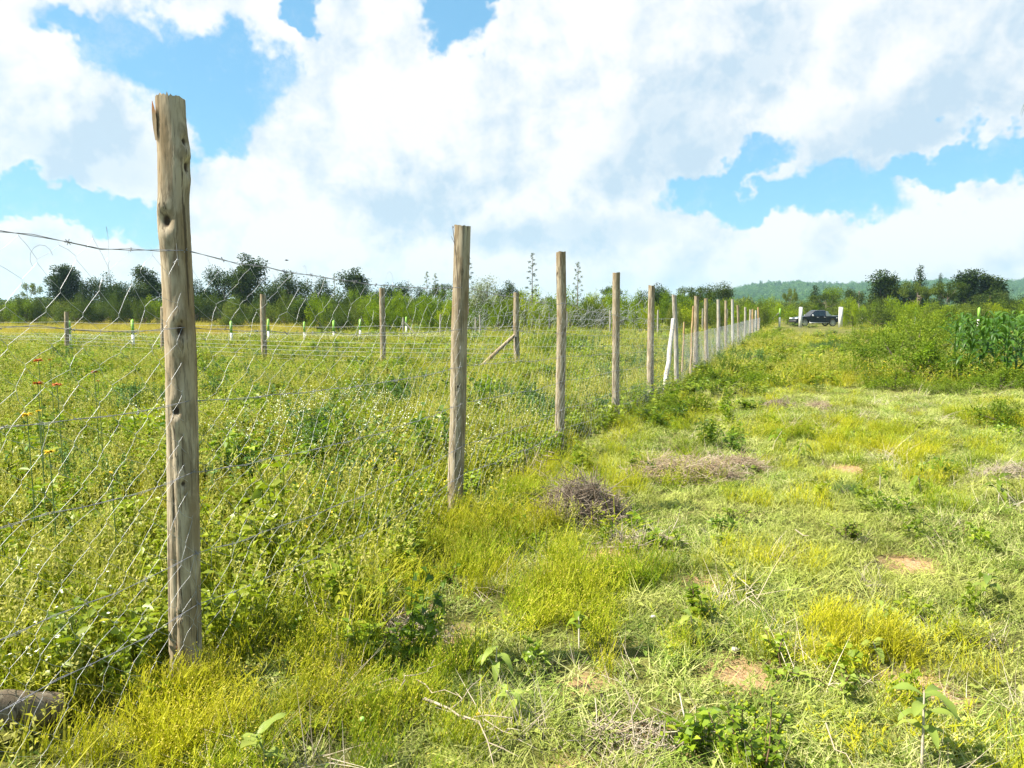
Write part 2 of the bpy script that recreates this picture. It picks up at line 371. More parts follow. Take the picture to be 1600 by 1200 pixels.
def wood_mat(name, c1, c2, c3, dark=(.05, .035, .022), red=(.33, .12, .035)):
    m, t = newmat(name)
    tcn = t.n('ShaderNodeTexCoord').outputs['Object']
    mp = t.n('ShaderNodeMapping'); t.l(tcn, mp.inputs[0]); mp.inputs['Scale'].default_value = (1, 1, .05)
    mp2 = t.n('ShaderNodeMapping'); t.l(tcn, mp2.inputs[0]); mp2.inputs['Scale'].default_value = (1, 1, .22)
    fine = t.noise(mp.outputs[0], 95, 5, .65, .3); mid = t.noise(mp2.outputs[0], 22, 5, .6, .6); big = t.noise(mp2.outputs[0], 7, 3, .5)
    c = t.mix(t.sm(mid, .40, .60), c1, c2); c = t.mix(t.m('MULTIPLY', t.sm(big, .45, .7), .7), c, c3)
    c = t.mix(t.m('MULTIPLY', t.sm(fine, .50, .66), .70), c, (.09, .065, .04))
    crack = t.sm(t.noise(mp.outputs[0], 40, 3, .5, .2), .62, .66); c = t.mix(t.m('MULTIPLY', crack, .75), c, dark)
    a = t.n('ShaderNodeAttribute', attribute_name='r'); c = t.mix(t.sm(a.outputs['Fac'], .55, .95), c, dark)
    b2 = t.n('ShaderNodeAttribute', attribute_name='t'); c = t.mix(t.sm(b2.outputs['Fac'], .6, .95), c, red)
    b = t.n('ShaderNodeBsdfPrincipled'); t.l(c, b.inputs['Base Color']); b.inputs['Roughness'].default_value = .85; b.inputs['Specular IOR Level'].default_value = .2
    hgt = t.m('SUBTRACT', t.m('ADD', t.m('MULTIPLY', fine, .35), t.m('MULTIPLY', mid, .5)), crack)
    bp = t.n('ShaderNodeBump'); bp.inputs['Strength'].default_value = .8; bp.inputs['Distance'].default_value = .006; t.l(hgt, bp.inputs['Height']); t.l(bp.outputs[0], b.inputs['Normal'])
    o = t.n('ShaderNodeOutputMaterial'); t.l(b.outputs[0], o.inputs[0])
    return m
WOOD = wood_mat('weathered_post_wood', (.225, .18, .115), (.40, .335, .235), (.21, .135, .06))
WOODG = wood_mat('grey_post_wood', (.30, .27, .22), (.42, .39, .33), (.34, .28, .20))
WOODL = wood_mat('damp_log_wood', (.13, .10, .07), (.20, .165, .12), (.15, .11, .065))
WOODP = wood_mat('pale_barkless_wood', (.42, .40, .36), (.52, .50, .45), (.36, .32, .26))
WOODO = wood_mat('orange_stick_wood', (.42, .26, .12), (.50, .36, .19), (.34, .20, .09))

# ------------------------------------------------------------------ ground
FA, FB = -2.49, .36                      # fence line: X = FA + FB*Y
def fside(x, y): return (x - FA - FB * y) / math.hypot(1, FB)      # + is the track side
def patch(px, py, rx, ry):
    d = dir_px(px, py); Y = H / -d[2] * d[1]; X = H / -d[2] * d[0]
    y1 = dir_px(px, py - ry); Yt = H / -y1[2] * y1[1]
    return X, Y, rx * Y / FPX, abs(Yt - Y)
def pmask(x, y, lst, soft=.35):
    out = np.zeros(np.shape(x))
    wob = (vnoise(x, y, .35, 9, 2) - .5) * .8
    for (X, Y, a, b) in lst:
        q = np.sqrt(((x - X) / a) ** 2 + ((y - Y) / b) ** 2) + wob
        out = np.maximum(out, np.clip((1 + soft / 2 - q) / soft, 0, 1))
    return out
YEL = [patch(*q) for q in [(400, 1120, 260, 70), (180, 1150, 120, 50), (520, 1110, 130, 80), (740, 850, 90, 60), (620, 880, 90, 40), (860, 950, 110, 60), (930, 1010, 60, 40), (700, 1000, 60, 40), (960, 900, 80, 25), (1290, 668, 120, 26), (1400, 690, 60, 16),
    (1330, 1010, 70, 45), (1240, 600, 60, 8), (1330, 590, 70, 8), (1270, 530, 20, 12), (830, 800, 60, 40), (1060, 590, 40, 8), (1560, 650, 60, 14)]]
SOIL = [patch(*q) for q in [(1160, 1050, 62, 32), (880, 1190, 70, 24), (640, 965, 40, 24), (1440, 1075, 60, 26), (920, 1060, 30, 18), (1430, 880, 32, 12), (1100, 905, 40, 10), (690, 1000, 24, 14), (1030, 1140, 60, 20), (940, 870, 60, 14), (1330, 730, 26, 8)]]
DARKP = [patch(*q) for q in [(480, 960, 150, 50), (640, 890, 70, 25), (600, 1010, 60, 30), (60, 1160, 80, 40), (370, 985, 90, 40)]]  # near shade built up here with added weeds and fewer yellow tufts
PALE = [patch(*q) for q in [(1400, 760, 220, 50), (1250, 720, 160, 40), (1500, 860, 180, 60), (1380, 620, 130, 18), (1450, 950, 200, 60)]]

ys = [-6.]; 
while ys[-1] < 2900: ys.append(ys[-1] + (.16 if ys[-1] < 10 else .16 + (ys[-1] - 10) * .035))
xs = [0.]
while xs[-1] < 2600: xs.append(xs[-1] + (.16 if xs[-1] < 6 else .16 + (xs[-1] - 6) * .045))
xs = np.array([-q for q in xs[:0:-1]] + xs); ys = np.array(ys)
XX, YY = np.meshgrid(xs, ys); ZZ = gz(XX, YY)
g = G(); nx = len(xs); ny = len(ys)
i, j = np.meshgrid(np.arange(ny - 1), np.arange(nx - 1), indexing='ij'); b0 = (i * nx + j).ravel()
soil = pmask(XX, YY, SOIL)
gold = np.clip((YY - 46) / 3, 0, 1) * np.clip((-XX - 14) / 3, 0, 1) * np.clip((105 - YY) / 5, 0, 1)
g.add(np.stack([XX, YY, ZZ], -1), soil.ravel(), gold.ravel(), quad=np.stack([b0, b0 + 1, b0 + nx + 1, b0 + nx], -1))
m, t = newmat('field_soil_and_turf')
pos = t.n('ShaderNodeNewGeometry').outputs['Position']
ar = t.n('ShaderNodeAttribute', attribute_name='r').outputs['Fac']; at_ = t.n('ShaderNodeAttribute', attribute_name='t').outputs['Fac']
n1 = t.noise(pos, 9, 6, .65); n2 = t.noise(pos, .35, 4); n3 = t.noise(pos, 60, 4, .7)
turf = t.ramp(n1, [(.25, (.03, .035, .01)), (.45, (.075, .08, .02)), (.6, (.15, .14, .045)), (.8, (.26, .16, .075))])
turf = t.mix(t.m('MULTIPLY', t.sm(n2, .4, .65), .5), turf, (.21, .22, .045))
soilc = t.mix(t.sm(n3, .35, .65), (.30, .17, .085), (.50, .33, .19))
c = t.mix(t.m('MULTIPLY', ar, t.sm(n1, .3, .5, .6, 1.)), turf, soilc)
c = t.mix(at_, c, t.ramp(t.noise(pos, .25, 5), [(.3, (.28, .26, .04)), (.6, (.36, .30, .06))]))
b = t.n('ShaderNodeBsdfPrincipled'); t.l(c, b.inputs['Base Color']); b.inputs['Roughness'].default_value = .95; b.inputs['Specular IOR Level'].default_value = .1
bp = t.n('ShaderNodeBump'); bp.inputs['Strength'].default_value = .9; bp.inputs['Distance'].default_value = .03; t.l(t.m('ADD', n1, t.m('MULTIPLY', n3, .4)), bp.inputs['Height']); t.l(bp.outputs[0], b.inputs['Normal'])
o = t.n('ShaderNodeOutputMaterial'); t.l(b.outputs[0], o.inputs[0])
tag(link('ground', g.mesh('ground', m, smooth=True)), kind='structure')

# ------------------------------------------------------------------ hill range on the right, its woods as one mass
prof_px = [(500, 487), (800, 484), (1000, 476), (1060, 466), (1130, 456), (1160, 449), (1185, 443), (1250, 441), (1300, 446), (1340, 444), (1400, 441), (1470, 438), (1530, 440), (1600, 438), (1750, 442), (2000, 452), (2400, 475), (2700, 486)]
HY = 1250.
hpx = np.array([(q[0] - 800) / FPX * HY for q in prof_px]); hpz = np.array([at(q[0], q[1], HY)[2] for q in prof_px])
def hillz(x, y):
    crest = np.interp(np.asarray(x) * HY / np.maximum(y, 1), hpx, hpz) - 5.
    s = np.clip((y - 620) / (HY - 620), 0, 1); up = s ** 1.25
    dn = np.clip((y - HY) / 900, 0, 1)
    nz = (vnoise(x, y, 130, 21, 4) - .5) * 26 * np.minimum(s * 3, 1) * np.clip((1.2 - s), .15, 1) * np.clip(crest / 30, 0, 1)
    return np.where(y < 620, -3, -1.5 + (crest + 1.5) * up * (1 - dn * .4) + nz)
hx = np.linspace(-420, 2400, 190); hy = np.linspace(610, 2000, 90)
HX, HYY = np.meshgrid(hx, hy); g = G()
g.add(np.stack([HX, HYY, hillz(HX, HYY)], -1), .5, 0, quad=(lambda a: np.stack([a, a + 1, a + 191, a + 190], -1))((np.arange(89)[:, None] * 190 + np.arange(189)[None]).ravel()))
m, t = newmat('wooded_hill_ground'); pos = t.n('ShaderNodeNewGeometry').outputs['Position']
nn = t.noise(pos, .018, 5, .6); c = t.ramp(nn, [(.35, (.045, .075, .025)), (.55, (.08, .12, .04)), (.66, (.13, .15, .055)), (.74, (.30, .26, .20))])
b = t.n('ShaderNodeBsdfPrincipled'); t.l(c, b.inputs['Base Color']); b.inputs['Roughness'].default_value = 1.; b.inputs['Specular IOR Level'].default_value = .05
o = t.n('ShaderNodeOutputMaterial'); t.l(b.outputs[0], o.inputs[0])
tag(link('hills', g.mesh('hills', m, smooth=True)), kind='structure')

# ------------------------------------------------------------------ scatter with geometry nodes
def scatter(name, pts, meshes, scale, label, idx=None, tilt=.12, zs=None, cat=None):
    N = len(pts)
    c = bpy.data.collections.new(name + '_kinds')
    for k, me in enumerate(meshes):
        ob = bpy.data.objects.new('%s_%02d' % (name, k), me); c.objects.link(ob)
    me = bpy.data.meshes.new(name); me.vertices.add(N); me.vertices.foreach_set('co', np.asarray(pts, np.float32).ravel())
    rot = np.stack([rng.normal(0, tilt, N), rng.normal(0, tilt, N), rng.random(N) * 6.283], 1)
    a = me.attributes.new('rot', 'FLOAT_VECTOR', 'POINT'); a.data.foreach_set('vector', rot.astype(np.float32).ravel())
    s3 = np.stack([scale, scale, scale if zs is None else zs], 1)
    a = me.attributes.new('scl', 'FLOAT_VECTOR', 'POINT'); a.data.foreach_set('vector', s3.astype(np.float32).ravel())
    a = me.attributes.new('idx', 'INT', 'POINT'); a.data.foreach_set('value', (rng.integers(0, len(meshes), N) if idx is None else idx).astype(np.int32))
    ob = link(name, me)
    ng = bpy.data.node_groups.new(name, 'GeometryNodeTree')
    ng.interface.new_socket('Geometry', in_out='INPUT', socket_type='NodeSocketGeometry'); ng.interface.new_socket('Geometry', in_out='OUTPUT', socket_type='NodeSocketGeometry')
    gi = ng.nodes.new('NodeGroupInput'); go = ng.nodes.new('NodeGroupOutput')
    ci = ng.nodes.new('GeometryNodeCollectionInfo'); ci.inputs['Collection'].default_value = c; ci.inputs['Separate Children'].default_value = True; ci.inputs['Reset Children'].default_value = True
    ip = ng.nodes.new('GeometryNodeInstanceOnPoints'); ip.inputs['Pick Instance'].default_value = True
    def na(nm, ty): x = ng.nodes.new('GeometryNodeInputNamedAttribute'); x.data_type = ty; x.inputs[0].default_value = nm; return next(q for q in x.outputs if q.enabled and q.name == 'Attribute')
    ng.links.new(gi.outputs[0], ip.inputs['Points']); ng.links.new(ci.outputs[0], ip.inputs['Instance'])
    ng.links.new(na('rot', 'FLOAT_VECTOR'), ip.inputs['Rotation']); ng.links.new(na('scl', 'FLOAT_VECTOR'), ip.inputs['Scale']); ng.links.new(na('idx', 'INT'), ip.inputs['Instance Index'])
    ng.links.new(ip.outputs[0], go.inputs[0])
    md = ob.modifiers.new('scatter', 'NODES'); md.node_group = ng
    return tag(ob, label, cat, kind='stuff')

def rpts(n, rad): a = rng.random(n) * 6.283; q = np.sqrt(rng.random(n)) * rad; return np.stack([np.cos(a) * q, np.sin(a) * q, np.zeros(n)], 1)
U = lambda a, b, n: rng.uniform(a, b, n)

def m_fine(k):            # airy yellow-green grass with tiny gold seed heads
    g = G(); n = 30; b = rpts(n, .10); az = U(0, 6.28, n); h = U(.07, .24, n); ln = U(.05, .7, n); bd = U(-.1, .5, n)
    g.blades(b, az, h, U(.003, .0055, n), ln, bd, U(0, 1, n), 3, t1=.7)
    for rep in range(6):
        s = U(.35, 1., n); off = (ln * s + bd * s ** 2) * h
        p = b + np.stack([np.cos(az) * off, np.sin(az) * off, h * (s - .35 * np.abs(bd) * s ** 2.5)], 1)
        a2 = U(0, 6.28, n); hh = U(.02, .06, n)
        g.blades(p, a2, hh, .0042, U(.3, 1., n), .2, U(0, 1, n), 1, t0=.3, t1=.7)
        q = p + np.stack([np.cos(a2) * hh * .8, np.sin(a2) * hh * .8, hh * .9], 1)
        sel = rng.random(n) < .5
        g.leaves(q[sel], rng.normal(0, 1, (sel.sum(), 3)), .009, .006, .7, 0, 0, t=1.)
    n = 26; g.blades(rpts(n, .11), U(0, 6.28, n), U(.04, .15, n), U(.005, .009, n), U(.2, 1.1, n), U(0, .8, n), U(0, .6, n), 3, t1=.7)
    return g.mesh('fine_grass_tuft', YG)
def m_short(k):
    g = G(); n = 80; g.blades(rpts(n, .13), U(0, 6.28, n), U(.015, .075, n), U(.003, .0062, n), U(.3, 2.0, n), U(0, .9, n), U(0, 1, n), 2)
    n = 10; b = rpts(n, .13); b[:, 2] = U(.004, .02, n); g.blades(b, U(0, 6.28, n), U(.008, .022, n), .0045, U(2, 6, n), 0, U(.62, .85, n), 2)
    n = 9; p = rpts(n, .12); p[:, 2] = U(.01, .04, n); g.leaves(p, rng.normal(0, 1, (n, 3)) * (1, 1, .3), .032, .018, U(0, .4, n))
    return g.mesh('short_grass_tuft', SG)
def m_tall(k):
    g = G(); n = 34; g.blades(rpts(n, .12), U(0, 6.28, n), U(.12, .40, n), U(.006, .012, n), U(.0, .5, n), U(.1, 1., n), U(0, .8, n), 4, t1=.8)
    n = 10; b = rpts(n, .1); az = U(0, 6.28, n); h = U(.25, .48, n); ln = U(0, .3, n); g.blades(b, az, h, .004, ln, 0, U(.4, 1, n), 3, t1=.8)
    for q in range(8):
        s = 1 - q * .03; p = b + np.stack([np.cos(az) * ln * h * s, np.sin(az) * ln * h * s, h * s], 1)
        g.leaves(p, rng.normal(0, .6, (n, 3)) + (0, 0, .8), .024, .009, .9, 0, 0, t=1.)
    n = 14; b = rpts(n, .11); p = b + np.stack([np.zeros(n), np.zeros(n), U(.05, .26, n)], 1); g.leaves(p, rng.normal(0, 1, (n, 3)) * (1, 1, .5), .05, .02, U(0, .5, n))
    return g.mesh('tall_grass_tuft', TG)
def m_weed(k, mat=None, hgt=.34, nl=12, L=.062, W_=.033, stems=10, flower=None, name='broadleaf_weed'):
    g = G(); n = stems; b = rpts(n, .09); az = U(0, 6.28, n); h = U(.5, 1., n) * hgt; ln = U(0, .5, n)
    tip = b + np.stack([np.cos(az) * ln * h, np.sin(az) * ln * h, h], 1)
    g.segs(b, tip, .0022, 3, r=.6)
    for q in range(nl):
        s = U(.15, 1., n)[:, None]; p = b + (tip - b) * s; a2 = U(0, 6.28, n)
        d = np.stack([np.cos(a2), np.sin(a2), U(-.1, .7, n)], 1)
        g.leaves(p, d, U(.6, 1.1, n) * L, U(.8, 1.2, n) * W_, U(0, 1, n), U(.0, .4, n))
    if flower is not None:
        g.mat = 1
        for q in range(5):
            p = tip + rng.normal(0, .022, (n, 3)); g.leaves(p, rng.normal(0, 1, (n, 3)), .014, .012, .5, 0, 0)
    return g.mesh(name, [mat or BL] + ([flower] if flower is not None else []))
def m_tuftdry(k):
    g = G(); n = 40; g.blades(rpts(n, .12), U(0, 6.28, n), U(.04, .22, n), U(.002, .004, n), U(.2, 1.6, n), U(0, .8, n), U(0, 1, n), 2)
    return g.mesh('dry_stalks', DRY)

FINE = [m_fine(k) for k in range(5)]; SHORT = [m_short(k) for k in range(6)]; TALL = [m_tall(k) for k in range(5)]
WEED = [m_weed(k) for k in range(4)]
LEAFY = [m_weed(k, hgt=.16, nl=6, L=.05, W_=.032, stems=7, name='low_leafy_weed') for k in range(3)]
HERB = [m_weed(k, mat=DH, hgt=.42, nl=22, L=.04, W_=.018, stems=11, name='bluish_herb') for k in range(3)]
BLOS = [m_weed(k, mat=TG, hgt=.42, nl=8, L=.045, W_=.014, stems=10, flower=WHITEFL, name='white_flowering_herb') for k in range(3)]
YELB = [m_weed(k, mat=BL, hgt=.5, nl=12, L=.05, W_=.02, stems=8, flower=YELFL, name='yellow_flowering_herb') for k in range(2)]
DRYT = [m_tuftdry(k) for k in range(3)]

BANDS = [(1.0, 3.2), (3.2, 5.5), (5.5, 9), (9, 15), (15, 26), (26, 45), (45, 80), (80, 125)]
def field(dens, xr=None):
    out = []
    for (a, b), dn in zip(BANDS, dens):
        if dn <= 0: continue
        xm = b * .80 + 2.5; n = int(dn * 2 * xm * (b - a)); x = rng.uniform(-xm, xm, n); y = rng.uniform(a, b, n)
        k = np.abs(x) < y * .80 + 2.5; out.append(np.stack([x[k], y[k], np.full(k.sum(), (a + b) / 2)], 1))
    p = np.concatenate(out); return p
def keep(p, prob):
    prob = prob * np.where((p[:, 0] < -1.42) & (p[:, 0] > -2.6) & (p[:, 1] > 2.36) & (p[:, 1] < 2.74), .22, 1)
    gate = (p[:, 1] > 52) & (np.abs(p[:, 0] / p[:, 1] - .395) < .055); k = rng.random(len(p)) < prob * np.where(gate, .03, 1); return p[k]
def put(name, p, meshes, s, label, far_k=.055, **kw):
    """s: size; far tufts are broader because each stands for a small clump"""
    yy = p[:, 1]; sc = s * U(.65, 1.25, len(p)) * (1 + np.maximum(yy - 7, 0) * far_k); zs = s * U(.6, 1.3, len(p)) * (1 + np.clip(yy - 7, 0, 30) * .006)
    return scatter(name, np.stack([p[:, 0], p[:, 1], gz(p[:, 0], p[:, 1])], 1), meshes, sc, label, zs=zs, **kw)
def gold_of(x, y): return np.clip((y - 46) / 3, 0, 1) * np.clip((-x - 14) / 3, 0, 1)

# short turf on the grazed strip to the right
p = field([115, 100, 70, 34, 12, 2.8, .6, .12]); x, y = p[:, 0], p[:, 1]; f = fside(x, y)
sl = pmask(x, y, SOIL); yl = pmask(x, y, YEL)
p = keep(p, np.clip((f + .3) / .5, .12, 1) * (1 - .93 * sl) * (1 - .6 * yl)); put('short_grass', p, SHORT, 1.0, 'short pale green and straw turf on the trodden strip right of the fence', tilt=.2)
# yellow fine grass
p = field([80, 72, 48, 22, 7, 1.8, .4, 0]); x, y = p[:, 0], p[:, 1]; f = fside(x, y)
yl = pmask(x, y, YEL); edge = np.exp(-((f - .45) / .75) ** 2) * (y < 14) * (vnoise(x, y, .5, 5) > .48); yl = yl * np.clip((vnoise(x, y, .38, 51) - .34) * 6, .15, 1)
dk = pmask(x, y, DARKP)
pr = np.maximum(yl, edge * .55) + .06 * (vnoise(x, y, 1.2, 6) > .5) + .12 * (vnoise(x, y, 1.6, 8) > .60) * (f > 0)
p = keep(p, np.clip(pr, 0, 1) * (1 - .8 * dk) * (1 - .9 * pmask(x, y, SOIL))); put('yellow_grass', p, FINE, .9, 'airy yellow green grass with tiny gold seed heads in clumps along the fence')
# tall grass inside the fenced plot
p = field([75, 68, 50, 26, 10, 3., .8, .2]); x, y = p[:, 0], p[:, 1]; f = fside(x, y)
pr = np.clip((-f - .05) / .5, 0, 1) * np.clip((vnoise(x, y, 1.1, 41) - .32) * 3.2, .12, .8) + .02 * (vnoise(x, y, .6, 11) > .6) * (f > 0)
pr = np.where((f > 0) & (y > 17), np.clip(.30 + 1.2 * (vnoise(x, y, 2., 12) - .5), 0, 1), pr) * (1 - gold_of(x, y))
pr = np.maximum(pr, pmask(x, y, DARKP) * .45); p = keep(p, pr * (1 - .8 * pmask(x, y, SOIL))); put('tall_grass', p, TALL, 1.0, 'tall green and straw tipped grass inside the fenced plot')
# leafy weeds
p = field([50, 48, 38, 20, 9, 3., .9, .2]); x, y = p[:, 0], p[:, 1]; f = fside(x, y)
left = np.clip((-x - 1.5 - (y - 3) * .1) / 2, 0, 1)
pr = np.where(f < 0, .30 + .7 * np.clip((vnoise(x, y, 1.3, 13) - .42) * 8, 0, 1) * (.5 + left * .5), .0)
pr = np.where((f > 0) & (f < 1.9) & (y > 7.2) & (y < 60), .40 * (vnoise(x, y, .9, 14) > .50) * np.where(y < 10, .5, 1), pr)
pr = np.where((y > 17) & (f >= 1.9), .35 * (vnoise(x, y, 3, 15) > .5), pr) * (1 - gold_of(x, y))
pr = np.maximum(pr, pmask(x, y, DARKP) * .30); p = keep(p, pr); put('leafy_weeds', p, WEED, 1.0, 'bright green broadleaf weeds growing thickly inside and along the fence')
# taller leafy clumps rising out of the plot
p = field([14, 13, 10, 5, 2.2, .8, .2, 0]); x, y = p[:, 0], p[:, 1]; f = fside(x, y)
p = keep(p, (f < -.25) * np.clip((vnoise(x, y, 1.0, 61) - .57) * 7, 0, .55) * (1 - gold_of(x, y))); put('tall_weeds', p, WEED + HERB[:1], 1.55, 'taller leafy weed clumps rising above the grass inside the fenced plot', far_k=.03)
# low leafy weeds, packed thicker where added growth darkens the near shade
p = field([18, 14, 9, 4, 1, .2, 0, 0]); x, y = p[:, 0], p[:, 1]; f = fside(x, y); dk = pmask(x, y, DARKP)
p = keep(p, np.clip(np.where(f > 0, .22 * (vnoise(x, y, .8, 16) > .52), .1) + dk * .9, 0, 1)); put('low_weeds', p, LEAFY, 1.0, 'low leafy weeds scattered through the turf')
# white flowering herbs
BLP = [patch(*q) for q in [(500, 700, 110, 45), (440, 660, 60, 25), (560, 640, 60, 18), (395, 890, 40, 20), (720, 730, 60, 25), (300, 690, 60, 30)]]
p = field([20, 26, 24, 14, 2, 0, 0, 0]); x, y = p[:, 0], p[:, 1]; f = fside(x, y)
p = keep(p, (pmask(x, y, BLP, .6) * .5 + .015) * (f < -.1)); put('white_flowering_herbs', p, BLOS, 1.05, 'pale herbs with small white blossoms inside the fence behind the nearest post')
# whitish flowering strip further back on the left
p = field([0, 0, 0, 0, 0, 7, 5, 0]); x, y = p[:, 0], p[:, 1]
yc = np.interp(x, [-34, -22, -12, -5, -1], [36, 38, 40, 42, 44])
p = keep(p, (x < -1.5) * np.exp(-((y - yc) / 2.4) ** 2)); put('white_flower_strip', p, BLOS, 1.0, 'long strip of whitish flowering plants in front of the golden field', far_k=.03)
# yellow flowers
p = field([1.2, 1.5, 1.2, 1., 1.0, .5, .3, .1]); x, y = p[:, 0], p[:, 1]; f = fside(x, y)
pr = np.where(f < 0, .35 * (vnoise(x, y, 2, 17) > .55), np.where(y > 14, .5 * (vnoise(x, y, 2.5, 18) > .5) * (x > y * .38), 0)) * (1 - gold_of(x, y))
p = keep(p, pr); put('yellow_flowers', p, YELB, 1.0, 'scattered weeds with small yellow flowers', far_k=.02)
# golden field
p = field([0, 0, 0, 0, 0, 6, 3.2, 1.4]); x, y = p[:, 0], p[:, 1]
GOLD = []
for k in range(3):
    g = G(); n = 40; g.blades(rpts(n, .2), U(0, 6.28, n), U(.25, .55, n), U(.008, .014, n), U(0, .3, n), U(0, .5, n), U(0, 1, n), 2); GOLD.append(g.mesh('golden_grass_tuft', GF))
p = keep(p, gold_of(x, y)); put('golden_field_grass', p, GOLD, 1.1, 'golden ripe grass covering the field beyond the far posts', far_k=.02)
# dry stalks on the track
p = field([10, 8, 5, 2.5, .8, .2, 0, 0]); x, y = p[:, 0], p[:, 1]; f = fside(x, y)
p = keep(p, np.where(f > 0, .55 * (vnoise(x, y, .9, 19) > .45), .12)); put('dry_stalks', p, DRYT, 1.0, 'dry straw coloured stalks lying in the turf', tilt=.4)
# bluish herbs
HBP = [patch(*q) for q in [(150, 800, 60, 30), (60, 760, 50, 30), (420, 600, 60, 10), (330, 800, 50, 20), (700, 560, 60, 6), (950, 590, 30, 8), (520, 780, 50, 18), (200, 640, 60, 12), (600, 632, 60, 18), (640, 610, 50, 10), (830, 655, 45, 28), (800, 640, 40, 14), (1030, 560, 40, 8), (880, 540, 60, 7), (470, 560, 60, 5), (1340, 820, 22, 8)]]
p = field([10, 14, 16, 12, 6, 1, 0, 0]); x, y = p[:, 0], p[:, 1]
p = keep(p, pmask(x, y, HBP, .4) * .95); put('bluish_herbs', p, HERB, 1.05, 'dense patches of bluish green herbs inside the fence')

# ------------------------------------------------------------------ fence in front
def fpt(Y, off=0.): return np.array([FA + FB * Y + off / math.hypot(1, FB), Y - off * FB / math.hypot(1, FB)])
def solveY(px):
    u = (px - 800) / FPX; return (FA - u * H * math.sin(P)) / (u * math.cos(P) - FB)

def post_mesh(base, top, r0, r1, mat, sides=14, rings=22, seed=0, knots=3, spine=None, crack=False, depth=.25):
    """a debarked pole: uneven section, knots, tilted sawn top; coordinates relative to base"""
    R = np.random.default_rng(seed); g = G()
    base = np.asarray(base, float); top = np.asarray(top, float)
    s = np.concatenate([[-depth / max(.5, np.linalg.norm(top - base))], np.linspace(0, 1, rings)])
    if spine is None: C = base + (top - base) * s[:, None]; w = R.normal(0, .006, (4, 2)); C[:, :2] += np.stack([np.interp(s, np.linspace(0, 1, 4), w[:, q]) for q in (0, 1)], 1)
    else:
        sp = np.asarray(spine); zs = base[2] + (top[2] - base[2]) * s; C = np.stack([np.interp(zs, sp[:, 2], sp[:, 0]), np.interp(zs, sp[:, 2], sp[:, 1]), zs], 1)
    C = C - base
    th = np.arange(sides) / sides * 2 * math.pi
    rad = (r0 + (r1 - r0) * s)[:, None] * (1 + .05 * np.sin(th * 2 + R.random() * 6 + s[:, None] * 2) + .03 * np.sin(th * 5 + s[:, None] * 5 + R.random() * 6) + R.normal(0, .008, (len(s), sides)))
    dark = np.zeros((len(s), sides)); red = np.zeros((len(s), sides))
    hlen = np.linalg.norm(top - base)
    ks = [(R.uniform(.25, .97), R.uniform(math.pi, 2 * math.pi), R.uniform(.7, 1.2)) for q in range(knots)]
    if crack: ks = [(.80, -1.75, 2.3), (.62, -1.15, 2.0), (.485, -1.6, 1.7), (.93, -.35, 1.3), (.89, -.1, 1.9), (.36, -1.2, 1.1), (.13, -1.5, 1.0)]
    for (ksn, ka, kk) in ks:
        da = np.angle(np.exp(1j * (th - ka)))[None] * (r0 + r1) / 2; dz = (s[:, None] - ksn) * hlen
        gk = np.exp(-(da ** 2 + (dz * .55) ** 2) / (2 * (.016 * kk) ** 2)); hole = np.exp(-(da ** 2 + (dz * .7) ** 2) / (2 * (.008 * kk) ** 2))
        rad = rad + gk * .010 * kk - hole * .016 * kk; dark = np.maximum(dark, hole * 1.15); dark = np.maximum(dark, np.exp(-(da ** 2) / (2 * .006 ** 2)) * np.exp(-((dz + .04) / .045) ** 2) * .75 * (kk > 1))
    if crack:
        ca = -1.95 + .12 * np.sin(s * 9); da = np.abs(np.angle(np.exp(1j * (th[None] - ca[:, None])))) * r0
        on = np.clip((.56 - s) / .02, 0, 1)[:, None] * np.exp(-(da / .0045) ** 2); rad = rad - on * .012; dark = np.maximum(dark, on * np.clip((s - .25) / .1, 0, 1)[:, None]); red = np.maximum(red, on * np.clip((.30 - s) / .08, 0, 1)[:, None] * 1.1)
    V = C[:, None] + np.stack([np.cos(th)[None] * rad, np.sin(th)[None] * rad, np.zeros_like(rad)], -1)
    tl = R.normal(0, .12, 2); V[-1, :, 2] += V[-1, :, 0] * tl[0] - C[-1, 0] * tl[0] + V[-1, :, 1] * tl[1] - C[-1, 1] * tl[1] + R.normal(0, .004, sides)
    n = sides; m_ = len(s); i = np.arange(m_ - 1)[:, None] * n; j = np.arange(n)[None]; k = (j + 1) % n
    g.add(V.reshape(-1, 3), dark.ravel(), red.ravel(), quad=np.stack([i + j, i + k, i + n + k, i + n + j], -1).reshape(-1, 4))
    cap = np.concatenate([V[-1], V[-1] * .55 + V[-1].mean(0) * .45 - (0, 0, .004), V[-1].mean(0)[None] - (0, 0, .007)])
    q = [[a, (a + 1) % n, n + (a + 1) % n, n + a] for a in range(n)]; tr = [[n + a, n + (a + 1) % n, 2 * n] for a in range(n)]
    g.add(cap, R.uniform(.35, .75, len(cap)), 0, tri=tr, quad=q)
    return g, C

# (base px x, top px x, top px y, diameter in px at its base, kind)
POSTS = [(290, 265, 155, 45, 0), (710, 722, 353, 25.5, 0), (874, 877, 394, 15.5, 0), (961, 962, 426, 12, 0), (1016, 1018, 446, 11, 0),
         (1058, 1054, 461, 7.6, 1), (1086, 1088, 463, 7.5, 0), (1104, 1103.5, 466, 6.4, 0), (1122, 1122.5, 468, 5.8, 1), (1134, 1134, 470, 4.6, 0), (1145, 1144.5, 468, 4.8, 2),
         (1155, 1153, 477, 4.0, 0), (1164, 1164.5, 480, 3.6, 1), (1171, 1172.5, 484, 3.6, 1), (1176, 1176, 483, 3.6, 3), (1181, 1181, 485, 3.2, 2), (1185.5, 1184.5, 480, 3.2, 3)]
pl = ['nearest and tallest post, sun bleached with knots and a long reddish crack', 'second post with a thin dry sprig standing beside its top', None, None, None, 'greyer post that the white strut leans on', None] + [None] * 10
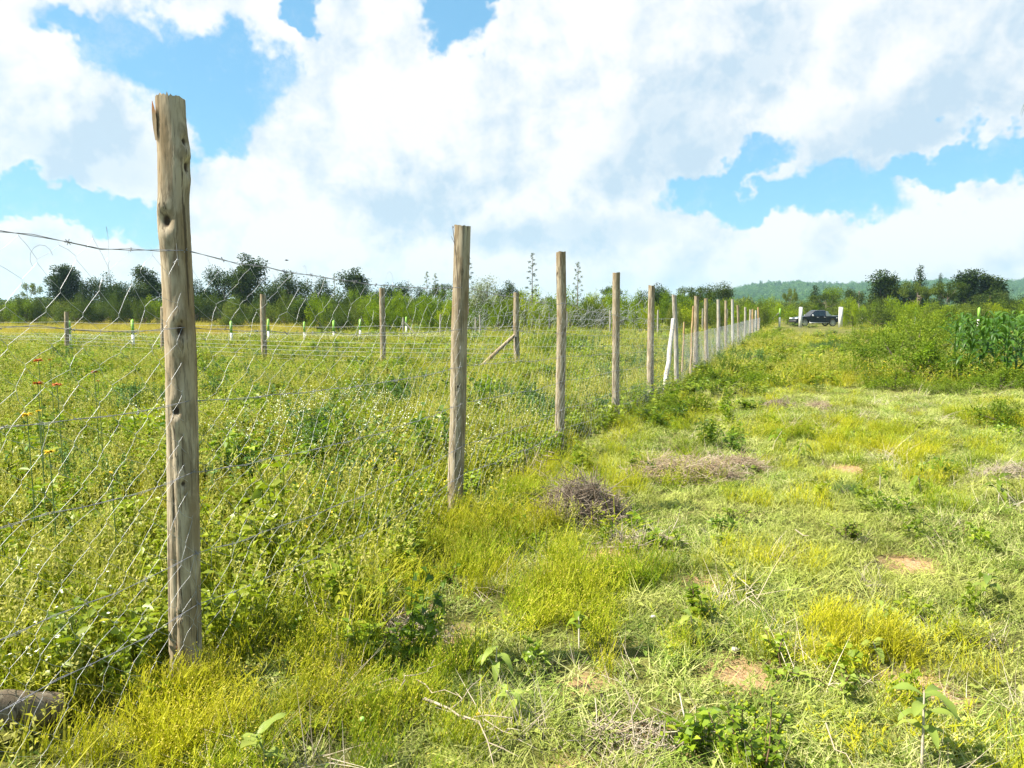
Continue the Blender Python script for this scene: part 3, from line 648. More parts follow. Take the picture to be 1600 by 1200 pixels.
fence = thing('wire_fence', 'long wooden post fence with torn netting and barbed strands, running from left foreground', 'fence', (*fpt(3.1), 0))
PY = []
fo = Vector(fence.location)
for k, (bx, tx, ty, dpx, kd) in enumerate(POSTS):
    Y = solveY(bx); PY.append(Y); b = fpt(Y); z0 = float(gz(b[0], b[1])); top = at(tx, ty, Y)
    base = np.array([b[0], b[1], z0]); r = dpx / 2 * Y / FPX * (1.0 if k else 1.05)
    mt = [WOOD, WOODG, WOODP, WOODO][kd]
    if k == 0:
        sp = [at(291, 1060, Y), at(290, 1000, Y), at(286, 700, Y), at(283, 560, Y), at(277, 440, Y), at(271, 320, Y), at(269, 240, Y), at(265.5, 155, Y)]
        sp = np.array(sp); base = sp[0].copy(); base[2] = z0; sp = np.vstack([sp[0] - (0, 0, .4), sp])
        gq, C = post_mesh(base, sp[-1], r, r * .90, mt, 56, 190, 3, spine=sp, crack=True)
        # split-off sliver on the left of its top
        tp = sp[-1] - base; o1 = tp + np.array([-r * .74, -.035, -.005])
        for dq in range(3): gq.blades([o1 + (.002 * dq, -.006 * dq, -.16)], 3.3, .15, .02, .0, .05, .2, 4, prof=1, face=np.array([-.3]))
    else:
        gq, C = post_mesh(base, top, r, r * (.93 if kd != 3 else .8), mt, 20 if k < 5 else 10, 60 if k < 5 else 16, 10 + k, knots=5 if k < 5 else 3)
    ob = link('post', gq.mesh('post', mt, smooth=True), fence, loc=Vector(base) - fo)
    if pl[k]: ob['label'] = pl[k]
# post just out of the picture that carries the near ends
b = fpt(-.1); gq, C = post_mesh((*b, 0), (b[0] - .02, b[1], 2.15), .066, .06, WOOD, 16, 24, 77)
link('post', gq.mesh('post', WOOD, smooth=True), fence, loc=Vector((*b, 0)) - fo)
PYA = [-.1] + PY
# netting panels: hexagonal wire, sagging and torn along the top edge
def net_top(Y):
    return np.interp(Y, [-1, 3.1, 5.7, 8.4, 11, 14, 17.1, 17.4, 30, 70], [1.80, 1.77, 1.70, 1.62, 1.52, 1.42, 1.32, 1.20, 1.20, 1.18])
def net_panel(Ya, Yb, seed, cell=.10, rad=.00115, loose=True):
    R = np.random.default_rng(seed); g = G(); L = (Yb - Ya) * math.hypot(1, FB); rows = 26; nc = max(2, int(round(L / cell)))
    cw = L / nc; A = []; B = []
    hgt = (net_top(Ya) + net_top(Yb)) / 2; rh = hgt / rows
    cache = {}
    def nd(i, j):           # lattice node, i along, j up ; hex netting: nodes offset on odd rows
        if (i, j) not in cache:
            s = (i + .5 * (j % 2)) * cw + R.normal(0, .010) + .02 * math.sin(j * .9 + seed) + .012 * math.sin(i * .7 + j * .4); s = min(max(s, 0), L)
            sg = math.sin(math.pi * s / L); z = j * rh + R.normal(0, .006) - .035 * sg * (j / rows) + .012 * math.sin(i * .8 + j * .5 + seed)
            if j >= rows - 2 and loose: z += R.normal(0, .015)
            off = .075 + .018 * math.sin(i * .55 + j * .3 + seed) * sg + R.normal(0, .002)
            Y = Ya + s / math.hypot(1, FB); b = fpt(Y, off); tz = (net_top(Y) / hgt)
            cache[(i, j)] = np.array([b[0], b[1], float(gz(b[0], b[1])) + z * tz + .01])
        return cache[(i, j)]
    tw = .16 * rh
    for j in range(rows + 1):
        for i in range(nc + 1):
            p = nd(i, j); up = p + (0, 0, tw * .5); dn = p - (0, 0, tw * .5)
            A.append(dn); B.append(up)
            if j < rows:
                if loose and j >= rows - 2 and R.random() < .22: continue
                lf, rt = (nd(i - 1 + (j % 2), j + 1), nd(i + (j % 2), j + 1))
                for q in (lf, rt):
                    if loose and j >= rows - 3 and R.random() < .15: continue
                    m_ = (up + q - (0, 0, tw * .5)) / 2 + R.normal(0, .003, 3); A += [up, m_]; B += [m_, q - (0, 0, tw * .5)]
    if loose:               # curled loose ends along the torn top
        for q in range(int(L * 5)):
            s = R.random() * L; Y = Ya + s / math.hypot(1, FB); b = fpt(Y, .08); p = np.array([b[0], b[1], net_top(Y) - .02 * R.random() - .03]); a = R.random() * 6.28; st = R.uniform(.012, .03); e = R.uniform(-1, 1.4); cv = R.normal(0, .35); ce = R.normal(0, .3)
            for w in range(R.integers(4, 11)):
                d = np.array([FB * math.cos(a) * math.cos(e) * .9, math.cos(a) * math.cos(e), math.sin(e)]) * st; A.append(p); p = p + d; B.append(p); e += ce; a += cv * .3
    g.segs(A, B, rad, 3); return g
nets = thing('wire_netting', 'sagging hexagonal wire netting hung along the camera side of the near fence posts', 'wire netting', (*fpt(3.1), 0))
fence_children_off = fo
for k in range(len(PYA) - 1):
    far = PYA[k] > 17
    gq = net_panel(PYA[k], PYA[k + 1], k + 1, cell=.135 if not far else .15, rad=.00070 if PYA[k] < 5 else (.00072 if not far else .0020), loose=not far)
    # netting belongs to the fence, one panel for each bay
    me = gq.mesh('netting_panel', WIRE); me.transform(__import__('mathutils').Matrix.Translation(-fo)); link('netting_panel', me, fence)
bpy.data.objects.remove(nets)
# barbed strands
def strand(hts, Ys, seed, sag=.03, twist=True, rad=.0011):
    R = np.random.default_rng(seed); A = []; B = []; g = G()
    for k in range(len(Ys) - 1):
        a, b = Ys[k], Ys[k + 1]; za, zb = hts[k], hts[k + 1]; n = 26; prev = None
        for q in range(n + 1):
            s = q / n; Y = a + (b - a) * s; f_ = fpt(Y, .084 + .004 * math.sin(q)); z = za + (zb - za) * s - sag * 4 * s * (1 - s) + R.normal(0, .0025) + float(gz(f_[0], f_[1]))
            p = np.array([f_[0], f_[1], z])
            if prev is not None:
                if twist and Y < 12:
                    c1 = np.array([0, 0, .003 * math.cos(q * 2.4)]); A += [prev + c1, prev - c1]; c2 = np.array([0, 0, .003 * math.cos((q + 1) * 2.4)]); B += [p + c2, p - c2]
                else: A.append(prev); B.append(p)
                if twist and q % 2 == 0 and Y < 22:
                    for w in range(3): d = R.normal(0, 1, 3); d = d / np.linalg.norm(d) * .012; A.append(p - d); B.append(p + d)
            prev = p
    g.segs(A, B, rad, 3); me = g.mesh('barbed_wire', BWIRE); me.transform(__import__('mathutils').Matrix.Translation(-fo)); return me
near = PYA[:7]
def hts(z0, z1): return list(np.linspace(z0, z1, 7))
o = link('barbed_wire', strand([1.86, 1.79, 1.72, 1.66, 1.56, 1.46, 1.36], near, 1, .035, rad=.0015), fence); o['label'] = 'topmost barbed strand, dark and tangled with loose netting ends'
for q, (z0, z1) in enumerate([(1.56, 1.12), (1.24, .95), (.93, .74), (.58, .48), (.36, .28)]): link('barbed_wire', strand(hts(z0, z1), near, 5 + q, .012 + .01 * q), fence)
for q, zz in enumerate([1.19, .62, .12]): link('barbed_wire', strand([zz] * len(PY[5:]), PY[5:], 40 + q, .01, twist=False, rad=.002), fence)
# struts and sticks
def pole(name, a, b, ra, rb, mat, parent=None, seed=0, n=8):
    a = np.asarray(a, float); b = np.asarray(b, float); R = np.random.default_rng(seed); m_ = 9; s = np.linspace(0, 1, m_)
    pts = a + (b - a) * s[:, None] + np.concatenate([[[0, 0, 0]], R.normal(0, min(.004, np.linalg.norm(b - a) * .003), (m_ - 2, 3)), [[0, 0, 0]]]); g = G(); g.tube(pts - a, ra + (rb - ra) * s + R.normal(0, ra * .02, m_), n, r=0., t=0.)
    o = link(name, g.mesh(name, mat, smooth=True), parent, loc=Vector(a) - (fo if parent is fence else Vector()))
    return o
Yz = PY[5]
o = pole('strut', at(1035, 640, Yz - 1.6), at(1052, 499, Yz - .1), .055, .045, WOODP, fence, 3); o['label'] = 'white debarked strut leaning on the sixth post'
o = pole('stick', at(1064, 620, 18.5), at(1069, 503, 18.5), .026, .022, WOODO, fence, 4, 6); o['label'] = 'short orange brown stick between the sixth and seventh posts'
o = pole('stick', at(1077, 622, 19.3), at(1083.5, 478, 19.3), .030, .026, WOODO, fence, 5, 6); o['label'] = 'taller crooked stick just before the seventh post'
# sprig by second post
sp = thing('dry_sprig', 'thin dry forked sprig sticking up beside the top of the second post', 'twig', at(716, 500, PY[1] - .07))
g = G(); p0 = at(716, 500, PY[1] - .07)
g.tube([at(716, 500, 5.62) - p0, at(714.5, 430, 5.62) - p0, at(712, 395, 5.62) - p0, at(710, 375, 5.62) - p0, at(707, 353, 5.62) - p0], [.004, .004, .0035, .003, .002], 5, r=.3)
g.tube([at(713, 398, 5.62) - p0, at(710, 380, 5.62) - p0, at(705, 369, 5.62) - p0], [.003, .0025, .0015], 5, r=.3); g.tube([at(708, 356, 5.62) - p0, at(710.5, 351, 5.62) - p0], [.003, .001], 4, r=.3)
link('twig', g.mesh('twig', TWIG), sp)

# log at lower left
lb = at(-70, 1085, 2.55); le = at(92, 1118, 2.75); lb[2] = .17; le[2] = .07
g = G(); m_ = 14; s = np.linspace(0, 1, m_); pts = lb + (le - lb) * s[:, None]; g.tube(pts - lb, .075 - .018 * s + rng.normal(0, .0015, m_), 16, r=0., t=0.)
o = link('log', g.mesh('log', WOODL, smooth=True), loc=lb); tag(o, 'thick grey brown wooden log lying in the grass at the bottom left below the netting', 'log')

# ------------------------------------------------------------------ fence across the plot, further back
fb = thing('plot_fence', 'wooden post fence with many thin white wires crossing the plot further back on the left', 'fence', at(598, 572, 22.))
fo2 = Vector(fb.location)
PB = [(-60, -60, 492, 36.), (105, 104, 487, 31.), (255, 254, 480, 27.5), (413, 410, 460, 24.5), (598, 597, 450, 22.3), (808, 806, 457, 21.6)]
pbw = []
for k, (bx, tx, ty, Y) in enumerate(PB):
    b = at(bx, 560, Y); z0 = float(gz(b[0], Y)); base = np.array([b[0], Y, z0]); tp = at(tx, ty, Y); r = [3.6, 3.6, 3.8, 4.4, 4.6, 4.6][k] * Y / FPX
    gq, C = post_mesh(base, tp, r, r * .9, WOOD, 12, 20, 50 + k, knots=4); link('post', gq.mesh('post', WOOD, smooth=True), fb, loc=Vector(base) - fo2); pbw.append((base, tp))
o = pole('strut', at(752, 572, 21.2) - (0, 0, 0), at(804, 524, 21.5), .058, .05, WOOD, None, 9); o.parent = fb; o.location = Vector(o.location) - fo2; o['label'] = 'slanting strut propping the right end post'
for q, zz in enumerate([1.30, 1.02, .80, .66, .54, .40, .27, .14]):
    A = []; B = []
    for k in range(len(pbw) - 1):
        a = pbw[k][0] + (0, -.08, zz); b = pbw[k + 1][0] + (0, -.08, zz); s = np.linspace(0, 1, 9); pt = a + (b - a) * s[:, None]; pt[:, 2] -= .04 * 4 * s * (1 - s) * (q == 0) + .01 * 4 * s * (1 - s)
        A += list(pt[:-1]); B += list(pt[1:])
    g = G(); g.segs(np.array(A) - np.array(fo2), np.array(B) - np.array(fo2), .0042, 3); link('wire', g.mesh('wire', WIRE), fb)
# right part: crumpled netting rolled out behind the second to fourth posts
g = G(); A = []; B = []; R = np.random.default_rng(5)
for (x0, x1, y0, y1) in [(725, 812, 468, 520), (812, 880, 472, 512), (880, 960, 484, 512), (955, 1015, 486, 508)]:
    for q in range(int((x1 - x0) * .9)):
        px = R.uniform(x0, x1); p = at(px, R.uniform(y0, y1), 22 + R.normal(0, .1)); a = R.uniform(0, 3.1)
        for w in range(R.integers(3, 7)):
            d = np.array([math.cos(a), 0, math.sin(a)]) * .09; A.append(p); p = p + d; B.append(p); a += R.normal(0, .55)
g.segs(np.array(A) - np.array(fo2), np.array(B) - np.array(fo2), .0030, 3); o = link('netting', g.mesh('netting', WIRE), fb); o['label'] = 'crumpled netting right of the end post'
for zz, (y1,) in zip([0, 1, 2], [(499,), (516,), (541,)]):
    g = G(); a = at(808, y1 + 1, 21.6); b = at(1052, y1 - 1, 24.); g.segs([a - np.array(fo2)], [b - np.array(fo2)], .0035, 3); link('wire', g.mesh('wire', WIRE), fb)

# ------------------------------------------------------------------ green and white marker posts
GREENP = plain('bright_green_paint', (.20, .40, .045), .6); WHITEP = plain('white_paint', (.66, .65, .61), .6, noise=(9, (.40, .37, .30), .45, .75))
def marker(px, ty, by, Y, w, label, group='green and white painted posts round the far plots', split=.45, wood=False):
    b = at(px, by, Y); z0 = float(gz(b[0], Y)); hgt = at(px, ty, Y)[2] - z0; th = thing('marker_post', label, 'post', (b[0], Y, z0), rng.uniform(-.3, .3), group)
    g = G(); g.box((0, 0, hgt * (1 - split) / 2 - .1), (w, w, hgt * (1 - split) + .2)); link('lower_shaft', g.mesh('lower_shaft', WHITEP if not wood else WOOD), th)
    g = G(); g.box((0, 0, hgt * (1 - split / 2)), (w * 1.01, w * 1.01, hgt * split)); g.add(np.array([[-w, -w, 0], [w, -w, 0], [w, w, 0], [-w, w, 0], [0, 0, w * .8]]) * (.5, .5, 1) + (0, 0, hgt), tri=[[0, 1, 4], [1, 2, 4], [2, 3, 4], [3, 0, 4]])
    link('painted_top', g.mesh('painted_top', GREENP if not wood else WOOD), th); return th
MK = [(110, 503, 545, 34., 'green topped white post right beside the leftmost wooden post'), (209, 501, 552, 33., 'green topped white post left of the nearest tall post'), (362, 503, 540, 38., 'green topped white post first to the right of the nearest tall post'),
      (420, 500, 535, 40., 'green topped white post touching the third wooden post of the plot fence'), (476, 504, 537, 41., 'green topped white post second from the third wooden plot post'), (522, 502, 538, 41., 'green topped white post, lowest of the middle ones before the fourth plot post'), (563, 500, 531, 43., 'green topped white post just left of the fourth wooden plot post'),
      (635, 496, 520, 52., 'small green topped post beside the small braced grey post'), (1218, 483, 506, 80., 'green topped white post left of the two thick white gate posts'),
      (1348, 482, 494, 90., 'small green post right of the thick white gate posts'), (1383, 484, 498, 88., 'small green topped post in the weeds left of the big shrub'), (1430, 482, 496, 80., 'small green post behind the big shrub'), (1529, 482, 500, 60., 'green post standing behind the maize')]
for (px, ty, by, Y, lb_) in MK: marker(px, ty, by, Y, .095 if Y < 60 else .14, lb_)
for (px, ty, by, Y, lb_) in [(630, 496, 525, 48., 'small grey wooden post with a slanting strut beyond the plot fence'), (688, 491, 522, 48., 'small grey wooden post left of the second tall post'), (743, 495, 520, 50., 'small leaning grey post right of the second tall post'),
      (750, 492, 521, 50., 'small upright grey post right of the second tall post'), (843, 490, 508, 60., 'small grey post in front of the left agave stalk'), (858, 488, 505, 60., 'small grey post between the two agave stalks'), (886, 487, 506, 60., 'small pale post just right of the third tall post'), (953, 484, 525, 52., 'small grey post touching the fourth tall post'), (1028, 484, 526, 46., 'thin pale post right of the fifth tall post'),
      (1098, 482, 500, 60., 'thin grey post behind the eighth fence post'), (1060, 481, 500, 60., 'thin grey post behind the white strut'), (1137, 483, 500, 60., 'thin green grey post between the far fence posts')]:
    b = at(px, by, Y); z0 = float(gz(b[0], Y)); tp = at(px, ty, Y); g_, C = post_mesh((b[0], Y, z0), tp, .06, .05, WOODG, 8, 8, int(px), knots=0); o = link('small_post', g_.mesh('small_post', WOODG, smooth=True), loc=(b[0], Y, z0)); tag(o, lb_, 'post', 'small grey posts beyond the plot')
o = pole('slanting_strut', at(652, 525, 47.8), at(632, 503, 48.), .05, .04, WOODG, None, 12); tag(o, 'slanting grey strut propped against the small post beyond the plot fence', 'strut')
o = pole('slanting_strut', at(1202, 503, 79.8), at(1217, 489, 80.), .06, .05, WOODG, None, 13); tag(o, 'slanting strut propped against the green topped post near the gateway', 'strut')

# thick white gateway posts
for px, ty, w, lb_ in [(1250.5, 480, 4.2, 'left of the two thick white posts, standing in front of the pickup bonnet'), (1313, 480, 4.8, 'right of the two thick white posts, standing behind the pickup tail')]:
    Y = 80.; b = at(px, 507, Y); z0 = float(gz(b[0], Y)); hgt = at(px, ty, Y)[2] - z0; ww = w * Y / FPX
    g = G(); g.box((0, 0, hgt / 2 - .1), (ww, ww, hgt + .2)); g.box((0, 0, hgt + .012), (ww * .9, ww * .9, .024)); o = link('gate_post', g.mesh('gate_post', WHITEP), loc=(b[0], Y, z0)); tag(o, lb_, 'post', 'thick white gate posts at the end of the track')

# utility pole
b = at(1342.5, 490, 120.); o = pole('utility_pole', (b[0], 120., 0), at(1342.5, 455, 120.), .14, .10, WOODG, None, 21); tag(o, 'slim grey pole rising from the bushes right of the gateway', 'pole')

# ------------------------------------------------------------------ pickup
PAINT = plain('dark_navy_paint', (.012, .016, .028), .22, spec=.6); CHROME = plain('silver_trim', (.55, .56, .58), .3, metal=.7); GLASSM = plain('dark_window_glass', (.015, .02, .022), .06, spec=.8)
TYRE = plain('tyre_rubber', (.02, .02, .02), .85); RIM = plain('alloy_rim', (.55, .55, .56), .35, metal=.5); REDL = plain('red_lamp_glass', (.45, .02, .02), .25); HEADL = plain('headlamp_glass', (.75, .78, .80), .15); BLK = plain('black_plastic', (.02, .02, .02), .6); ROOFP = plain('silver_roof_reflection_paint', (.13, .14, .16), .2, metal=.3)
TY = 87.; tb = at(1274, 507, TY); tz = float(gz(tb[0], TY)); K = 1.
tr = thing('pickup_truck', 'dark navy double cab pickup parked side on beyond the white gate posts', 'pickup', (tb[0], TY, tz), math.radians(5))
def prism(name, prof, y0, y1, mat, parent, taper=0., bev=.0):
    prof = np.asarray(prof, float); n = len(prof); zmin, zmax = prof[:, 1].min(), prof[:, 1].max(); tp = taper * (prof[:, 1] - zmin) / max(zmax - zmin, 1e-6)
    cx = prof.mean(0); inner = cx + (prof - cx) * (1 - bev) if bev else prof
    rows = [np.stack([inner[:, 0], y0 + tp, inner[:, 1]], 1)]
    if bev: rows += [np.stack([prof[:, 0], y0 + tp + .05, prof[:, 1]], 1), np.stack([prof[:, 0], y1 - tp - .05, prof[:, 1]], 1)]
    rows.append(np.stack([inner[:, 0], y1 - tp, inner[:, 1]], 1)); V = np.concatenate(rows); m_ = len(rows); F = []
    for a in range(m_ - 1):
        for q in range(n): F.append([a * n + q, a * n + (q + 1) % n, (a + 1) * n + (q + 1) % n, (a + 1) * n + q])
    me = bpy.data.meshes.new(name); me.from_pydata(V.tolist(), [], F + [list(range(n))[::-1], [(m_ - 1) * n + q for q in range(n)]]); me.materials.append(mat); me.update()
    return link(name, me, parent)
def arch(cx, r, z0, n=9): return [(cx - r * math.cos(math.pi * q / (n - 1)), z0 + r * math.sin(math.pi * q / (n - 1))) for q in range(n)]
wx = (-1.66, 1.58)
body = [(-2.66, .42), (-2.1, .38)] + arch(wx[0], .44, .40) + [(-1.15, .40), (1.05, .40)] + arch(wx[1], .46, .42) + [(2.1, .45), (2.62, .50), (2.68, .85), (2.64, 1.12), (.86, 1.13), (-1.02, 1.12), (-1.8, 1.08), (-2.35, .97), (-2.66, .82)]
prism('body', body, -.92, .92, PAINT, tr, 0., .02)
cabp = [(-1.08, 1.12), (-.42, 1.70), (-.15, 1.77), (.62, 1.77), (.86, 1.68), (1.02, 1.13)]
cab = prism('cab', cabp, -.80, .80, PAINT, tr, .10)
g = G(); g.add([[-.38, -.66, 1.745], [.80, -.66, 1.745], [.80, .66, 1.745], [-.38, .66, 1.745], [-.2, -.6, 1.80], [.66, -.6, 1.80], [.66, .6, 1.80], [-.2, .6, 1.80]], quad=[[4, 5, 6, 7], [0, 1, 5, 4], [1, 2, 6, 5], [2, 3, 7, 6], [3, 0, 4, 7]]); link('roof', g.mesh('roof', ROOFP), tr)
for nm, pr_ in (('front_window', [(-.84, 1.19), (-.36, 1.62), (-.06, 1.66), (-.06, 1.19)]), ('rear_window', [(.0, 1.19), (.0, 1.66), (.56, 1.66), (.74, 1.24), (.74, 1.19)])):
    for sgn in (-1, 1):
        V = []; 
        for (x, z) in pr_: V.append([x, sgn * (.815 - .10 * (z - 1.12) / .65), z])
        me = bpy.data.meshes.new(nm); me.from_pydata(V, [], [list(range(len(V)))]); me.materials.append(GLASSM); me.update(); link('side_window', me, tr)
me = bpy.data.meshes.new('windscreen'); me.from_pydata([[-1.06, -.70, 1.16], [-1.06, .70, 1.16], [-.46, .62, 1.69], [-.46, -.62, 1.69]], [], [[0, 1, 2, 3]]); me.materials.append(GLASSM); link('windscreen', me, tr)
# silver sail panel / sports bar behind the cab
for sgn in (-1, 1): prism('sports_bar', [(.84, 1.14), (.78, 1.70), (.98, 1.68), (1.10, 1.45), (1.55, 1.14)], sgn * .80 - .04, sgn * .80 + .04, CHROME, tr)
g = G(); g.box((1.85, 0, 1.16), (1.5, 1.66, .07)); link('bed_cover', g.mesh('bed_cover', CHROME), tr)
for x in (-.03, .80): g = G(); g.box((x, -.925, .78), (.018, .012, .62)); link('door_seam', g.mesh('door_seam', BLK), tr)
for x in (-.20, .62): g = G(); g.box((x, -.94, 1.0), (.20, .03, .04)); link('door_handle', g.mesh('door_handle', CHROME), tr)
for sgn in (-1, 1): g = G(); g.box((-.80, sgn * .98, 1.20), (.12, .18, .17)); link('mirror', g.mesh('mirror', CHROME), tr)
for sgn in (-1, 1): g = G(); g.box((-2.50, sgn * .70, .88), (.36, .36, .14)); link('headlight', g.mesh('headlight', HEADL), tr)
for sgn in (-1, 1): g = G(); g.box((2.63, sgn * .84, .98), (.12, .19, .34)); link('tail_light', g.mesh('tail_light', REDL), tr)
g = G(); g.box((-2.66, 0, .55), (.14, 1.7, .26)); link('bumper', g.mesh('bumper', BLK), tr); g = G(); g.box((2.74, 0, .60), (.16, 1.6, .18)); link('bumper', g.mesh('bumper', CHROME), tr)
g = G(); g.box((-.05, -.95, .40), (2.2, .14, .05)); link('side_step', g.mesh('side_step', CHROME), tr)
g = G(); g.box((2.15, -.928, .95), (.42, .012, .07)); link('decal', g.mesh('decal', CHROME), tr)
for x in wx:
    for sgn in (-1, 1):
        g = G(); th = np.arange(20) / 20 * 6.283; prof_ = [(.30, .10), (.37, .115), (.385, .06), (.385, -.06), (.37, -.115), (.30, -.10)]
        V = np.array([[x + r_ * math.cos(a), sgn * .84 + o_, .385 + r_ * math.sin(a)] for (r_, o_) in prof_ for a in th])
        q = [[k_ * 20 + a, k_ * 20 + (a + 1) % 20, (k_ + 1) * 20 + (a + 1) % 20, (k_ + 1) * 20 + a] for k_ in range(5) for a in range(20)]
        g.add(V, quad=q); wo_ = link('tyre', g.mesh('tyre', TYRE, smooth=True), tr)
        g = G(); ys_ = sgn * .84 + sgn * .085
        for a in range(6):
            an = a / 6 * 6.283; c_ = np.array([x, ys_, .385]); d_ = np.array([math.cos(an), 0, math.sin(an)]); s_ = np.array([-math.sin(an), 0, math.cos(an)])
            g.add([c_ + d_ * .03 + s_ * .05, c_ + d_ * .03 - s_ * .05, c_ + d_ * .27 - s_ * .045, c_ + d_ * .27 + s_ * .045], quad=[[0, 1, 2, 3]])
        V = np.array([[x + r_ * math.cos(a), ys_, .385 + r_ * math.sin(a)] for r_ in (.255, .31) for a in th]); g.add(V, quad=[[a, (a + 1) % 20, 20 + (a + 1) % 20, 20 + a] for a in range(20)])
        link('rim', g.mesh('rim', RIM), wo_)

# ------------------------------------------------------------------ trees
def crown_mesh(kind, seed, mat, nleaf=2600, leaf=.15):
    """unit-height tree crown: lobes filled with leaf clusters; returns crown and trunk meshes (height 1)"""
    R = np.random.default_rng(seed); lob = []
    if kind == 'tall':      # upright, ragged, lobes stacked
        for q in range(17): z = R.uniform(.22, .93); w = .20 * (1 - abs(z - .5) * 1.0); a = R.random() * 6.28; lob.append((math.cos(a) * w * R.random(), math.sin(a) * w * R.random(), z, R.uniform(.07, .135)))
    elif kind == 'conifer':
        for q in range(22): z = .2 + .78 * q / 21; w = .26 * (1 - z) + .02; a = q * 2.4; lob.append((math.cos(a) * w * .6, math.sin(a) * w * .6, z, .045 + .09 * (1 - z)))
    elif kind == 'umbrella':
        for q in range(16): a = R.random() * 6.28; w = math.sqrt(R.random()) * .62; lob.append((math.cos(a) * w, math.sin(a) * w, R.choice([.92, .80, .70]) - .12 * w, R.uniform(.10, .18)))
    elif kind == 'round':
        for q in range(18): a = R.random() * 6.28; w = math.sqrt(R.random()) * .32; lob.append((math.cos(a) * w, math.sin(a) * w, R.uniform(.38, .86 - w * .5), R.uniform(.10, .18)))
    elif kind == 'bush':
        for q in range(20): a = R.random() * 6.28; w = math.sqrt(R.random()) * .72; lob.append((math.cos(a) * w, math.sin(a) * w, R.uniform(.12, .84 - w * .45), R.uniform(.14, .24)))
    elif kind == 'sparse':
        for q in range(14): a = R.random() * 6.28; w = math.sqrt(R.random()) * .42; lob.append((math.cos(a) * w, math.sin(a) * w, R.uniform(.35, .92), R.uniform(.05, .11)))
    lob = np.array(lob); vol = lob[:, 3] ** 2.2; pk = R.choice(len(lob), nleaf, p=vol / vol.sum())
    d = R.normal(0, 1, (nleaf, 3)); d /= np.linalg.norm(d, axis=1)[:, None]; rr = R.random(nleaf) ** .45 * R.uniform(.8, 1.25, nleaf)
    sq = np.array([1, 1, .42 if kind == 'umbrella' else .85]); P_ = lob[pk, :3] + d * rr[:, None] * lob[pk, 3:4] * sq
    # frayed outline: some leaves thrown out on short sprays
    k = R.random(nleaf) < .12; P_[k] += d[k] * R.random((k.sum(), 1)) * .05
    bw = {'tall': .42, 'round': .78, 'conifer': .5, 'umbrella': 1.4, 'bush': 1.7, 'sparse': .9}[kind]
    kz = .97 / np.percentile(P_[:, 2], 99.6); kx = bw / 2 / np.percentile(np.hypot(P_[:, 0], P_[:, 1]), 97); P_ *= (kx, kx, kz); lob = lob * (kx, kx, kz, 1)
    dd = d + R.normal(0, .9, (nleaf, 3)); g = G(); cl = np.repeat(R.random(len(lob)), 1)[pk] * .5 + R.random(nleaf) * .5
    g.leaves(P_, dd, leaf * R.uniform(.6, 1.3, nleaf), leaf * .55, cl, .1, .15)
    cm = g.mesh('crown', mat)
    g = G(); zt = {'umbrella': .72, 'bush': .35}.get(kind, .6)
    g.tube([[0, 0, -.03], [.01, 0, zt * .5], [0, .01, zt], [.01, .0, zt + .25 if kind not in ('umbrella', 'bush') else zt + .02]], [.028, .02, .014, .005], 7)
    for l in lob[::2]:
        z1 = zt * R.uniform(.35, .95); e = l[:3]; g.tube([[0, 0, z1], [e[0] * .5, e[1] * .5, (z1 + e[2]) / 2 - .02], [e[0], e[1], e[2]]], [.010, .007, .003], 4, cap=False)
    return cm, g.mesh('trunk', BARK)
LIB = {}
def lib(key, kind, mat, nleaf, leaf, nv):
    LIB[key] = [crown_mesh(kind, hash(key) % 1 + 100 * len(LIB) + q, mat, nleaf, leaf) for q in range(nv)]
lib('darktall', 'tall', DK, 5200, .034, 5); lib('darkround', 'round', DK, 5200, .036, 4); lib('conifer', 'conifer', DK, 3600, .032, 2)
lib('umbrella', 'umbrella', OB, 4200, .042, 3); lib('greenbush', 'bush', GB, 4600, .055, 6); lib('olivebush', 'bush', OB, 4600, .055, 4)
lib('silver', 'round', SV, 3200, .03, 2); lib('sparse', 'sparse', OB, 2200, .04, 2); lib('greenround', 'round', GB, 4600, .04, 3)
cnt = [0]
def tree(key, px, ty, Y, wpx, label, group=None, name='tree', cat='tree'):
    """top at pixel ty; width roughly wpx pixels"""
    x = (px - 800) / FPX * (Y * math.cos(P) + H * math.sin(P)); z0 = float(gz(x, Y)); hgt = at(px, ty, Y)[2] - z0; hgt /= .96
    base_w = {'darktall': .42, 'darkround': .78, 'conifer': .5, 'umbrella': 1.4, 'greenbush': 1.7, 'olivebush': 1.7, 'silver': .78, 'sparse': .9, 'greenround': .78}[key]
    sx = wpx * Y / FPX / base_w * (1.22 if key.startswith('dark') else 1); cm, tm = LIB[key][cnt[0] % len(LIB[key])]; cnt[0] += 1
    o = thing(name, label, cat, (x, Y, z0), rng.uniform(0, 6.28), group); o.scale = (sx, sx, hgt)
    link('crown', cm, o); link('trunk', tm, o); return o
